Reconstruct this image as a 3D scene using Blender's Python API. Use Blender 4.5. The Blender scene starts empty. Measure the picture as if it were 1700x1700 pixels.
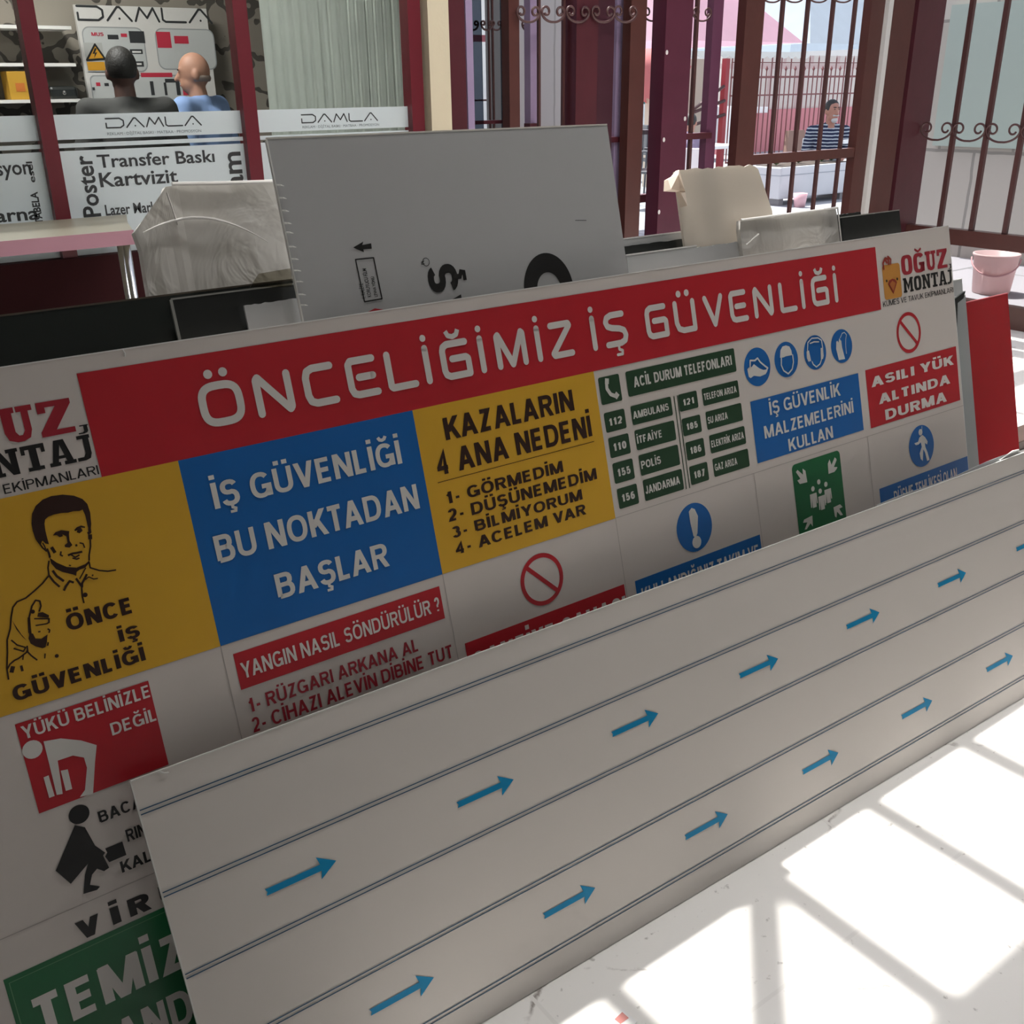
import bpy, bmesh, math, random
from mathutils import Vector, Matrix
random.seed(4)
SC = bpy.context.scene
COL = SC.collection
# ---------------------------------------------------------------- camera
FPX = 1675.53; H = 1.5
C = Vector((0, 0, H))
CR = Vector((0.80526, -0.59281, -0.01167)); CU = Vector((0.2396, 0.3074, 0.9209)); CF = Vector((0.54323, 0.74406, -0.38897))
CF.normalize(); CR = (CR - CR.dot(CF) * CF).normalized(); CU = CR.cross(CF)
cd = bpy.data.cameras.new('camera'); cam = bpy.data.objects.new('camera', cd); COL.objects.link(cam)
cam.matrix_world = Matrix(((CR.x, CU.x, -CF.x, 0), (CR.y, CU.y, -CF.y, 0), (CR.z, CU.z, -CF.z, H), (0, 0, 0, 1)))
cd.sensor_width = 36; cd.lens = 36 * FPX / 1700; cd.clip_start = .02; cd.clip_end = 300
SC.camera = cam
# ---------------------------------------------------------------- light
W = bpy.data.worlds.new('sky'); SC.world = W; W.use_nodes = True
nt = W.node_tree; bg = nt.nodes['Background']
sky = nt.nodes.new('ShaderNodeTexSky'); sky.sky_type = 'NISHITA'; sky.sun_disc = False
sky.sun_elevation = math.radians(65); sky.sun_rotation = 0; sky.air_density = 1.0; sky.dust_density = 3.0; sky.altitude = 300
hs = nt.nodes.new('ShaderNodeHueSaturation'); hs.inputs['Saturation'].default_value = .45
nt.links.new(sky.outputs[0], hs.inputs['Color']); nt.links.new(hs.outputs[0], bg.inputs['Color']); bg.inputs['Strength'].default_value = .31
sl = bpy.data.lights.new('sun', 'SUN'); sl.energy = 7.5; sl.angle = math.radians(.7); sl.color = (1, .965, .91)
sun = bpy.data.objects.new('sun', sl); COL.objects.link(sun)
SLP = .45
SUND = Vector((-.004, -SLP, -1)).normalized()
sun.rotation_euler = SUND.to_track_quat('-Z', 'Y').to_euler(); sun.location = (2, 8, 12)
vs_ = SC.view_settings
SC.display_settings.display_device = 'sRGB'
vs_.view_transform = 'Standard'; vs_.look = 'None'; vs_.gamma = 1; vs_.use_curve_mapping = False; vs_.exposure = 0.32

# ---------------------------------------------------------------- pixel <-> place
def ray(x, y): return CF + (x - 850) / FPX * CR - (y - 850) / FPX * CU
def onY(x, y, Y): d = ray(x, y); return C + d * (Y / d.y)
def onX(x, y, X): d = ray(x, y); return C + d * (X / d.x)
def onZ(x, y, Z=0.): d = ray(x, y); return C + d * ((Z - H) / d.z)
class Plane:
    def __init__(s, O, h, v): s.O, s.h, s.v = Vector(O), Vector(h).normalized(), Vector(v).normalized(); s.n = s.h.cross(s.v)
    def at(s, u, v, o=0.): return s.O + s.h * u + s.v * v + s.n * o
    def uv(s, x, y, off=0.):
        d = ray(x, y); O = s.O + s.n * off; q = C + d * ((O - C).dot(s.n) / d.dot(s.n)) - O
        return (q.dot(s.h), q.dot(s.v))
T1 = .2605; D1 = 1.2163; T2 = .4285; D2 = 1.0754; DAZ = -.02021
SG = Plane((0, D1, 0), (1, 0, 0), (0, math.sin(T1), math.cos(T1)))
_n = Vector((math.sin(DAZ), -math.cos(DAZ), 0))
PN = Plane(-D2 * _n, (math.cos(DAZ), math.sin(DAZ), 0), Vector((0, 0, math.cos(T2))) - math.sin(T2) * _n)

# ---------------------------------------------------------------- materials
MATS = {}
def mat(name, col, rough=.5, spec=.5, metal=0., var=.06, vs=6., bump=0., bs=60., trans=0., alpha=1., coat=0., emit=None, es=1.):
    if name in MATS: return MATS[name]
    m = bpy.data.materials.new(name); m.use_nodes = True; t = m.node_tree; b = t.nodes['Principled BSDF']
    tc = t.nodes.new('ShaderNodeTexCoord'); n = t.nodes.new('ShaderNodeTexNoise'); n.inputs['Scale'].default_value = vs; n.inputs['Detail'].default_value = 4
    t.links.new(tc.outputs['Object'], n.inputs['Vector'])
    mx = t.nodes.new('ShaderNodeMix'); mx.data_type = 'RGBA'
    c = Vector(col[:3]); a = c * (1 - var); d = c * (1 + var)
    mx.inputs[6].default_value = (*a, 1); mx.inputs[7].default_value = (*[min(1, q) for q in d], 1)
    t.links.new(n.outputs[0], mx.inputs[0]); t.links.new(mx.outputs[2], b.inputs['Base Color'])
    b.inputs['Roughness'].default_value = rough; b.inputs['Specular IOR Level'].default_value = spec; b.inputs['Metallic'].default_value = metal
    b.inputs['Coat Weight'].default_value = coat
    if emit: b.inputs['Emission Color'].default_value = (*emit, 1); b.inputs['Emission Strength'].default_value = es
    if bump:
        n2 = t.nodes.new('ShaderNodeTexNoise'); n2.inputs['Scale'].default_value = bs; t.links.new(tc.outputs['Object'], n2.inputs['Vector'])
        bp = t.nodes.new('ShaderNodeBump'); bp.inputs['Strength'].default_value = bump; bp.inputs['Distance'].default_value = .01
        t.links.new(n2.outputs[0], bp.inputs['Height']); t.links.new(bp.outputs[0], b.inputs['Normal'])
    if trans:
        tr = t.nodes.new('ShaderNodeBsdfTranslucent'); t.links.new(mx.outputs[2], tr.inputs['Color'])
        ms = t.nodes.new('ShaderNodeMixShader'); ms.inputs[0].default_value = trans
        t.links.new(b.outputs[0], ms.inputs[1]); t.links.new(tr.outputs[0], ms.inputs[2]); t.links.new(ms.outputs[0], t.nodes['Material Output'].inputs[0])
    MATS[name] = m; return m
def glassmat(name, tint=(.93, .96, .95), refl=.1, rough=.02):
    m = bpy.data.materials.new(name); m.use_nodes = True; t = m.node_tree; t.nodes.remove(t.nodes['Principled BSDF'])
    a = t.nodes.new('ShaderNodeBsdfTransparent'); a.inputs[0].default_value = (*tint, 1)
    g = t.nodes.new('ShaderNodeBsdfGlossy'); g.inputs['Roughness'].default_value = rough
    f = t.nodes.new('ShaderNodeLayerWeight'); f.inputs[0].default_value = .25
    mm = t.nodes.new('ShaderNodeMath'); mm.operation = 'MULTIPLY'; mm.inputs[1].default_value = refl * 2; t.links.new(f.outputs['Fresnel'], mm.inputs[0])
    s = t.nodes.new('ShaderNodeMixShader'); t.links.new(mm.outputs[0], s.inputs[0]); t.links.new(a.outputs[0], s.inputs[1]); t.links.new(g.outputs[0], s.inputs[2])
    t.links.new(s.outputs[0], t.nodes['Material Output'].inputs[0]); MATS[name] = m; return m

# ---------------------------------------------------------------- mesh helpers
def tag(o, label=None, cat=None, group=None, kind=None):
    if label: o['label'] = label
    if cat: o['category'] = cat
    if group: o['group'] = group
    if kind: o['kind'] = kind
    return o
def pieces(bm, gap):
    """groups the separate faces of a printed mesh into words or symbols standing apart by more than gap"""
    bm.faces.index_update(); bm.faces.ensure_lookup_table(); bx = []
    for f in bm.faces:
        cs = [v.co for v in f.verts]; bx.append([tuple(min(c[i] for c in cs) for i in range(3)), tuple(max(c[i] for c in cs) for i in range(3)), [f.index]])
    ch = True
    while ch:
        ch = False; out = []
        for lo, hi, ix in bx:
            for o in out:
                if all(lo[i] - gap <= o[1][i] and hi[i] + gap >= o[0][i] for i in range(3)):
                    o[0] = tuple(map(min, o[0], lo)); o[1] = tuple(map(max, o[1], hi)); o[2] += ix; ch = True; break
            else: out.append([lo, hi, list(ix)])
        bx = out
    return [b[2] for b in bx]
SPLIT = {'lettering': .006, 'headline_lettering': .02, 'black_lettering': .01, 'arrow_symbol': .006, 'service_lettering': .03, 'logo_emblem': .004, 'red_sample': .02, 'black_sample': .02, 'label_slot': .02, 'sample_frame': .01, 'sample_field': .01,
         'small_lettering': .05, 'portrait_drawing': .03, 'divider_line': .001, 'white_symbol': .02, 'people_symbol': .02, 'yellow_field': .001, 'cut_edge': 1, 'film_fold': .002, 'eye': .001, 'eyebrow': .001, 'logo_lettering': .02}
def obj(name, bm, m, parent=None, smooth=False, label=None):
    if name in SPLIT and len(bm.faces) > 1:
        ps = pieces(bm, SPLIT[name])
        if 1 < len(ps) < 40:
            r = None
            for ix in ps:
                b2 = bm.copy(); b2.faces.index_update(); b2.faces.ensure_lookup_table(); keep = set(ix)
                bmesh.ops.delete(b2, geom=[f for f in b2.faces if f.index not in keep], context='FACES'); r = obj1(name, b2, m, parent, smooth, label)
            bm.free(); return r
    return obj1(name, bm, m, parent, smooth, label)
def obj1(name, bm, m, parent=None, smooth=False, label=None):
    me = bpy.data.meshes.new(name); bmesh.ops.recalc_face_normals(bm, faces=bm.faces[:]) if False else None
    bm.to_mesh(me); bm.free()
    for k in (m if isinstance(m, (list, tuple)) else [m]): me.materials.append(k)
    if smooth:
        for p in me.polygons: p.use_smooth = True
    o = bpy.data.objects.new(name, me); COL.objects.link(o)
    if parent:
        o.parent = parent; bpy.context.view_layer.update() if False else None
        o.matrix_parent_inverse = parent_world(parent).inverted()
    if label: o['label'] = label
    return o
def parent_world(p):
    return (parent_world(p.parent) @ p.matrix_parent_inverse @ p.matrix_basis) if p.parent else p.matrix_basis.copy()
def empty(name, loc, label=None, cat=None, group=None, kind=None, rz=0):
    o = bpy.data.objects.new(name, None); COL.objects.link(o); o.location = loc; o.rotation_euler = (0, 0, rz); o.empty_display_size = .1
    return tag(o, label, cat, group, kind)
def B(): return bmesh.new()
def box(bm, lo, hi, bevel=0.):
    lo, hi = [min(a, b) for a, b in zip(lo, hi)], [max(a, b) for a, b in zip(lo, hi)]
    v = [bm.verts.new((x, y, z)) for x in (lo[0], hi[0]) for y in (lo[1], hi[1]) for z in (lo[2], hi[2])]
    fs = [bm.faces.new([v[i] for i in q]) for q in ((0, 1, 3, 2), (4, 6, 7, 5), (0, 4, 5, 1), (2, 3, 7, 6), (0, 2, 6, 4), (1, 5, 7, 3))]
    if bevel: bmesh.ops.bevel(bm, geom=list({e for f in fs for e in f.edges}), offset=bevel, segments=2, affect='EDGES', profile=.5)
    return bm
def prism(bm, front, back):
    a = [bm.verts.new(p) for p in front]; b = [bm.verts.new(p) for p in back]; n = len(a)
    bm.faces.new(a); bm.faces.new(b[::-1])
    for i in range(n): bm.faces.new((a[i], b[i], b[(i + 1) % n], a[(i + 1) % n]))
    return bm
def pslab(bm, P, uvs, o0, th):
    """solid sheet with outline uvs on plane P, front face at offset o0, thickness th going back"""
    return prism(bm, [P.at(u, v, o0) for u, v in uvs], [P.at(u, v, o0 - th) for u, v in uvs])
def sheet_top(u0, u1, v0, v1, n=24, jit=.0012, bow=0.):
    """outline of a sheet with a slightly wavy top edge"""
    pts = [(u0, v0), (u1, v0)]
    for i in range(n + 1):
        t = i / n; pts.append((u1 + (u0 - u1) * t, v1 + bow * math.sin(math.pi * t) + random.uniform(-jit, jit)))
    return pts
def face(bm, P, uvs, o):
    return bm.faces.new([bm.verts.new(P.at(u, v, o)) for u, v in uvs])
def rect(bm, P, u0, v0, u1, v1, o, r=0.):
    if not r: return face(bm, P, [(u0, v0), (u1, v0), (u1, v1), (u0, v1)], o)
    pts = []
    for cx, cy, a0 in ((u1 - r, v0 + r, -90), (u1 - r, v1 - r, 0), (u0 + r, v1 - r, 90), (u0 + r, v0 + r, 180)):
        for k in range(6): a = math.radians(a0 + 18 * k); pts.append((cx + r * math.cos(a), cy + r * math.sin(a)))
    return face(bm, P, pts, o)
def disc(bm, P, cu, cv, r, o, n=40, rv=None):
    return face(bm, P, [(cu + r * math.cos(2 * math.pi * i / n), cv + (rv or r) * math.sin(2 * math.pi * i / n)) for i in range(n)], o)
def ring(bm, P, cu, cv, r, w, o, n=48):
    for i in range(n):
        a, b = 2 * math.pi * i / n, 2 * math.pi * (i + 1) / n
        face(bm, P, [(cu + q * math.cos(t), cv + q * math.sin(t)) for q, t in ((r - w, a), (r, a), (r, b), (r - w, b))], o)
def stroke(bm, P, pts, w, o, caps=True, closed=False):
    pts = list(pts)
    if closed: pts.append(pts[0])
    for i in range(len(pts) - 1):
        a, b = Vector(pts[i]), Vector(pts[i + 1]); d = b - a
        if d.length < 1e-7: continue
        d.normalize(); q = Vector((-d.y, d.x)) * (w / 2); oo = o + i * 2e-6
        face(bm, P, [tuple(a - q), tuple(b - q), tuple(b + q), tuple(a + q)], oo)
        if i > 0 or closed or caps: disc(bm, P, a.x, a.y, w / 2, oo + 1e-6, 10)
    if caps and not closed: disc(bm, P, pts[-1][0], pts[-1][1], w / 2, o + 1e-4 * 0, 10)
_fc = None
def glyphs(s, bold=0.):
    global _fc
    cu = bpy.data.curves.new('t', 'FONT'); cu.body = s; cu.offset = bold; cu.fill_mode = 'FRONT'; cu.resolution_u = 3
    o = bpy.data.objects.new('t', cu); COL.objects.link(o)
    dg = bpy.context.evaluated_depsgraph_get(); dg.update(); m = o.evaluated_get(dg).to_mesh()
    vs = [(v.co.x, v.co.y) for v in m.vertices]; fs = [tuple(p.vertices) for p in m.polygons]
    o.evaluated_get(dg).to_mesh_clear(); bpy.data.objects.remove(o); bpy.data.curves.remove(cu)
    return vs, fs
def text(bm, P, s, u0, u1, v0, cap, o, bold=.02, ref=None):
    """lettering whose letters s (or its first letters ref) run from u0 to u1, baseline v0, capital height cap"""
    if all(ch == ' ' or BASE.get(ch, ch) in FONT for ch in s):
        return ctext(bm, P, s, u0, u1, v0, cap, o, max(.07, .14 + bold * 1.6), ref)
    vs, fs = glyphs(s, bold); rx = [a for a, b in (glyphs(ref, bold)[0] if ref else vs)]
    x0, x1 = min(rx), max(rx); sx = (u1 - u0) / (x1 - x0); sy = cap / .682
    n = [bm.verts.new(P.at(u0 + (a - x0) * sx, v0 + b * sy, o)) for a, b in vs]
    for f in fs:
        try: bm.faces.new([n[i] for i in f])
        except ValueError: pass
def vtext(bm, P, s, v0, v1, u0, cap, o, bold=.02, up=True):
    """lettering turned a quarter: runs along v"""
    vs, fs = glyphs(s, bold); xs = [a for a, b in vs]; sx = (v1 - v0) / (max(xs) - min(xs)); sy = cap / .682
    n = [bm.verts.new(P.at(u0 - b * sy if up else u0 + b * sy, v0 + (a - min(xs)) * sx, o)) for a, b in vs]
    for f in fs:
        try: bm.faces.new([n[i] for i in f])
        except ValueError: pass
# ---- plain grotesque capitals built from strokes (cap height 1)
def _arc(cx, cy, rx, ry, a0, a1, n=14, p=.86):
    out = []
    for i in range(n + 1):
        t = math.radians(a0 + (a1 - a0) * i / n); c_, s_ = math.cos(t), math.sin(t)
        out.append((cx + rx * math.copysign(abs(c_) ** p, c_), cy + ry * math.copysign(abs(s_) ** p, s_)))
    return out
_O = ('c', _arc(.5, .5, .5, .5, 0, 360, 30)[:-1])
FONT = {
 'A': (.74, [('d', 0, 0, .5, 1), ('d', 1, 0, .5, 1), ('p', [(.2, .26), (.8, .26)])]),
 'B': (.66, [('p', [(0, 0), (0, 1), (.55, 1)] + _arc(.55, .77, .36, .23, 90, -90, 8) + [(0, .54)]), ('p', [(.55, .54)] + _arc(.6, .27, .4, .27, 90, -90, 8) + [(0, 0)])]),
 'C': (.70, [('p', _arc(.5, .5, .5, .5, 38, 322, 24))]),
 'D': (.70, [('c', [(0, 0), (0, 1), (.4, 1)] + _arc(.45, .5, .55, .5, 90, -90, 12) + [(.4, 0)])]),
 'E': (.58, [('p', [(1, 1), (0, 1), (0, 0), (1, 0)]), ('p', [(0, .52), (.92, .52)])]),
 'F': (.55, [('p', [(1, 1), (0, 1), (0, -.1)]), ('p', [(0, .5), (.85, .5)])]),
 'G': (.74, [('p', _arc(.5, .5, .5, .5, 42, 325, 24) + [(.98, .42), (.55, .42)]), ('p', [(.99, .45), (.99, -.06)])]),
 'H': (.68, [('p', [(0, -.1), (0, 1.1)]), ('p', [(1, -.1), (1, 1.1)]), ('p', [(0, .52), (1, .52)])]),
 'I': (.0, [('p', [(.5, -.1), (.5, 1.1)])]),
 'J': (.48, [('p', [(1, 1.1), (1, .3)] + _arc(.5, .28, .5, .28, 0, -180, 10))]),
 'K': (.68, [('p', [(0, -.1), (0, 1.1)]), ('d', .05, .34, .97, 1), ('d', 1, 0, .36, .66)]),
 'L': (.52, [('p', [(0, 1.1), (0, 0), (1, 0)])]),
 'M': (.84, [('p', [(0, -.1), (0, 1.1)]), ('p', [(1, -.1), (1, 1.1)]), ('d', .5, 0, .03, 1), ('d', .5, 0, .97, 1)]),
 'N': (.68, [('p', [(0, -.1), (0, 1.1)]), ('p', [(1, -.1), (1, 1.1)]), ('d', 1, 0, 0, 1)]),
 'O': (.76, [_O]),
 'P': (.62, [('p', [(0, -.1), (0, 1), (.55, 1)] + _arc(.55, .74, .45, .26, 90, -90, 10) + [(0, .48)])]),
 'R': (.66, [('p', [(0, -.1), (0, 1), (.55, 1)] + _arc(.55, .75, .43, .25, 90, -90, 10) + [(0, .5)]), ('d', 1, 0, .52, .5)]),
 'S': (.62, [('p', _arc(.5, .76, .47, .24, 20, 270, 14) + _arc(.5, .27, .5, .27, 75, -165, 14))]),
 'T': (.60, [('p', [(-.1, 1), (1.1, 1)]), ('p', [(.5, 1), (.5, -.1)])]),
 'U': (.68, [('p', [(0, 1.1), (0, .35)] + _arc(.5, .33, .5, .33, 180, 360, 12) + [(1, 1.1)])]),
 'V': (.70, [('d', .5, 0, 0, 1), ('d', .5, 0, 1, 1)]),
 'Y': (.70, [('d', .5, .40, 0, 1), ('d', .5, .40, 1, 1), ('p', [(.5, .5), (.5, -.1)])]),
 'Z': (.60, [('p', [(0, 1), (1, 1)]), ('p', [(0, 0), (1, 0)]), ('d', 0, 0, 1, 1)]),
 '0': (.50, [_O]), '1': (.40, [('p', [(.75, -.1), (.75, 1.1)]), ('p', [(0, .70), (.45, .78), (.75, .98)])]),
 '2': (.50, [('p', _arc(.5, .72, .5, .28, 165, 0, 10) + [(.9, .5), (.1, .12), (0, 0), (1, 0)])]),
 '3': (.50, [('p', _arc(.47, .76, .44, .24, 150, -90, 12)), ('p', _arc(.5, .26, .5, .26, 90, -160, 12))]),
 '4': (.54, [('p', [(.78, -.1), (.78, 1), (0, .3), (0, .24), (1.1, .24)])]),
 '5': (.50, [('p', [(.95, 1), (.15, 1), (.05, .5)] + _arc(.48, .32, .5, .32, 130, -160, 12))]),
 '6': (.50, [('c', _arc(.5, .31, .5, .31, 0, 360, 18)[:-1]), ('p', _arc(.55, .5, .55, .5, 55, 190, 10))]),
 '7': (.50, [('p', [(0, 1), (1, 1)]), ('d', .25, 0, .95, 1)]),
 '8': (.50, [('c', _arc(.5, .75, .43, .25, 0, 360, 18)[:-1]), ('c', _arc(.5, .26, .5, .26, 0, 360, 18)[:-1])]),
 '9': (.50, [('c', _arc(.5, .69, .5, .31, 0, 360, 18)[:-1]), ('p', _arc(.45, .5, .55, .5, -125, 10, 10))]),
 '-': (.34, [('p', [(-.2, .34), (1.2, .34)])]), '?': (.44, [('p', _arc(.5, .75, .5, .25, 175, -60, 12) + [(.5, .42), (.5, .26)]), ('p', [(.5, .06), (.5, -.07)])]),
}
BASE = {'Ö': 'O', 'Ü': 'U', 'Ğ': 'G', 'İ': 'I', 'Ş': 'S', 'Ç': 'C'}
def miter(pts, w, closed):
    """outline strips of a polyline with mitred joints"""
    n = len(pts); P2 = [Vector(p) for p in pts]; L = []; R = []
    for i in range(n):
        a = P2[i - 1] if (i or closed) else None; b = P2[(i + 1) % n] if (i < n - 1 or closed) else None; p = P2[i]
        d0 = (p - a).normalized() if a is not None and (p - a).length > 1e-9 else None; d1 = (b - p).normalized() if b is not None and (b - p).length > 1e-9 else None
        d0 = d0 or d1; d1 = d1 or d0; n0 = Vector((-d0.y, d0.x)); n1 = Vector((-d1.y, d1.x)); m = (n0 + n1)
        if m.length < .2: m = n0
        m.normalize(); k = w / 2 / max(.45, m.dot(n0)); L.append(p + m * k); R.append(p - m * k)
    return [(R[i], R[(i + 1) % n], L[(i + 1) % n], L[i]) for i in range(n if closed else n - 1)]
def layout(s, stem, tight=.085):
    """quads of a line of capitals, cap height 1, plus x range of every letter"""
    x = 0; out = []; ext = []
    for ch in s:
        if ch == ' ': x += .30; ext.append((x, x)); continue
        if ext and ch in 'AVYT' and s[len(ext) - 1] in 'AVYTLRK' and not (ch == 'A' and s[len(ext) - 1] == 'A'): x -= .06
        w, prims = FONT[BASE.get(ch, ch)]; W_ = max(w, stem); X = lambda t: x + stem / 2 + t * (W_ - stem); Yf = lambda t: stem / 2 + t * (1 - stem)
        for pr in prims:
            if pr[0] == 'd':
                _, xa, ya, xb, yb_ = pr; A_ = W_; dx = (xb - xa) * (A_ - stem); dy = abs(yb_ - ya); t = stem * math.hypot(dx, dy) / dy
                t = min(t, stem * 1.5); xs = lambda q: x + t / 2 + q * (A_ - t)
                out.append([(xs(xa) - t / 2, ya), (xs(xa) + t / 2, ya), (xs(xb) + t / 2, yb_), (xs(xb) - t / 2, yb_)])
            else:
                pts = [(X(px), min(1, max(0, Yf(py))) if py in (-.1, 1.1) else Yf(py)) for px, py in pr[1]]
                if pr[0] == 'p' and ch in 'T?-': pts = [(min(x + W_, max(x, px)), py) for px, py in pts]
                for q in miter(pts, stem * (.93 if len(pr[1]) > 3 else 1), pr[0] == 'c'): out.append([tuple(v) for v in q])
        m = x + W_ / 2; h = stem / 2; sq = lambda cx, y0: out.append([(cx - h, y0), (cx + h, y0), (cx + h, y0 + stem * .9), (cx - h, y0 + stem * .9)])
        if ch == 'İ': sq(m, 1.11)
        if ch in 'ÖÜ': sq(m - .15, 1.10); sq(m + .15, 1.10)
        if ch == 'Ğ':
            for q in miter([(m - .15, 1.27), (m - .09, 1.16), (m, 1.13), (m + .09, 1.16), (m + .15, 1.27)], stem * .7, False): out.append([tuple(v) for v in q])
        if ch in 'ŞÇ':
            for q in miter([(m, .02), (m, -.07), (m + .09, -.12), (m + .07, -.22), (m - .10, -.22)], stem * .55, False): out.append([tuple(v) for v in q])
        ext.append((x, x + W_)); x += W_ + tight
    return out, ext
def put(bm, f, quads, o):
    for i, q in enumerate(quads):
        try: bm.faces.new([bm.verts.new(f(a, b, o + (i % 3) * 3e-6)) for a, b in q])
        except ValueError: pass
def ctext(bm, P, s, u0, u1, v0, cap, o, stem=.17, ref=None, up=False):
    q, ext = layout(s, stem); a = ext[0][0]; b = ext[len(ref) - 1 if ref else -1][1]; sx = (u1 - u0) / (b - a)
    if up: put(bm, lambda x, y, oo: P.at(v0 - y * cap, u0 + (x - a) * sx, oo), q, o)   # runs along v, tops towards -u
    else: put(bm, lambda x, y, oo: P.at(u0 + (x - a) * sx, v0 + y * cap, oo), q, o)
def tube(bm, pts, r, n=8, cap=True):
    """round bar along a list of points, r number or list"""
    pts = [Vector(p) for p in pts]; rs = r if isinstance(r, (list, tuple)) else [r] * len(pts); rings = []; up = None
    for i, p in enumerate(pts):
        d = (pts[min(i + 1, len(pts) - 1)] - pts[max(i - 1, 0)]).normalized()
        if up is None: up = Vector((0, 0, 1)) if abs(d.z) < .9 else Vector((1, 0, 0))
        a = d.cross(up).normalized(); b = a.cross(d).normalized(); up = b
        rings.append([bm.verts.new(p + (a * math.cos(2 * math.pi * k / n) + b * math.sin(2 * math.pi * k / n)) * rs[i]) for k in range(n)])
    for i in range(len(rings) - 1):
        for k in range(n): bm.faces.new((rings[i][k], rings[i][(k + 1) % n], rings[i + 1][(k + 1) % n], rings[i + 1][k]))
    if cap: bm.faces.new(rings[0][::-1]); bm.faces.new(rings[-1])
    return bm
def ball(bm, c, r, sx=1, sy=1, sz=1, seg=16):
    M = Matrix.Translation(c) @ Matrix.Diagonal((sx * r, sy * r, sz * r, 1)); bmesh.ops.create_uvsphere(bm, u_segments=seg, v_segments=max(8, seg // 2), radius=1, matrix=M); return bm
def capsule(bm, a, ra, b, rb):
    a, b = Vector(a), Vector(b); tube(bm, [a, a.lerp(b, .33), a.lerp(b, .66), b], [ra, ra + (rb - ra) * .33, ra + (rb - ra) * .66, rb], 14); ball(bm, a, ra, seg=14); ball(bm, b, rb, seg=14)
def remesh(name, bm, vox, m, parent=None, label=None, it=4):
    """one continuous skin over joined volumes"""
    me = bpy.data.meshes.new('r'); bm.to_mesh(me); bm.free(); o = bpy.data.objects.new('r', me); COL.objects.link(o)
    r = o.modifiers.new('r', 'REMESH'); r.mode = 'VOXEL'; r.voxel_size = vox
    s = o.modifiers.new('s', 'SMOOTH'); s.factor = .5; s.iterations = it
    dg = bpy.context.evaluated_depsgraph_get(); dg.update(); nm = bpy.data.meshes.new_from_object(o.evaluated_get(dg)); bpy.data.objects.remove(o)
    nm.name = name; nm.materials.clear(); nm.materials.append(m)
    for p in nm.polygons: p.use_smooth = True
    q = bpy.data.objects.new(name, nm); COL.objects.link(q)
    if parent: q.parent = parent
    if label: q['label'] = label
    return q

# ---------------------------------------------------------------- palette
M_white = mat('white_sheet', (.68, .625, .59), .28, .5, var=.02, vs=2)
M_panel = mat('white_panel', (.64, .60, .565), .30, .5, var=.02, vs=2)
M_edge = mat('cut_edge', (.8, .8, .78), .5)
M_red = mat('print_red', (.47, .018, .028), .3, var=.03)
M_yel = mat('print_yellow', (.70, .40, .035), .3, var=.03)
M_blue = mat('print_blue', (.0, .115, .40), .42, var=.03)
M_green = mat('print_green', (.012, .14, .05), .3, var=.03)
M_dgreen = mat('print_dark_green', (.022, .062, .03), .3, var=.03)
M_black = mat('print_black', (.012, .012, .012), .35)
M_pwhite = mat('print_white', (.72, .70, .67), .3, var=.02)
M_bl2 = mat('arrow_blue', (.0, .23, .46), .3, var=.03)
M_line = mat('line_blue', (.015, .075, .15), .4)
M_gline = mat('line_grey', (.42, .38, .36), .5)
M_grey = mat('grey_sheet', (.47, .475, .48), .35, var=.02, vs=2)
M_lgrey = mat('light_grey_sheet', (.47, .48, .485), .35, var=.02)
M_blk = mat('black_sheet', (.012, .014, .013), .38, var=.1)
M_redb = mat('red_sheet', (.40, .012, .018), .16, .6, var=.05)
M_maroon = mat('maroon_paint', (.070, .014, .020), .32, .5, var=.18, vs=9, bump=.08, bs=25)
M_brown = mat('brown_paint', (.078, .025, .020), .35, .5, var=.2, vs=9, bump=.08, bs=25)
M_lilacsheen = mat('lilac_sky_sheen', (.33, .25, .38), .3, .5, var=.1)  # sky's grazing reflection on the frames, put into the colour as lilac
M_frame = mat('frame_red', (.12, .008, .016), .35, .5, var=.08)
M_iron = mat('iron_bar', (.075, .03, .028), .4, .5, var=.15)
M_cream = mat('cream_wall', (.62, .54, .38), .7, var=.05, bump=.1)
M_wall = mat('wall_paint', (.26, .25, .24), .8, var=.05, bump=.05)
M_ceil = mat('ceiling_paint', (.40, .40, .39), .8)
M_film = mat('frosted_film', (.74, .79, .80), .5, .3, var=.03, vs=2, trans=.35)
M_dtext = mat('cut_letter', (.03, .032, .034), .4)
M_glass = glassmat('window_glass', (.95, .97, .97), .10)
M_gglass = glassmat('grey_glass', (.30, .33, .37), .22)
M_chrome = mat('chrome', (.55, .55, .55), .2, metal=1)
M_skin = mat('skin', (.42, .22, .15), .55, var=.06)
M_hair = mat('dark_hair', (.02, .018, .016), .6, bump=.4, bs=90)
M_ghair = mat('grey_hair', (.45, .43, .42), .7, bump=.4, bs=90)
M_pink = mat('pink_wall', (.58, .23, .25), .8, var=.06, bump=.2)
M_stone = mat('pale_stone', (.62, .60, .58), .7, var=.06, vs=3, bump=.15, bs=12)
M_plast = mat('white_plastic', (.8, .8, .8), .4)

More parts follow.
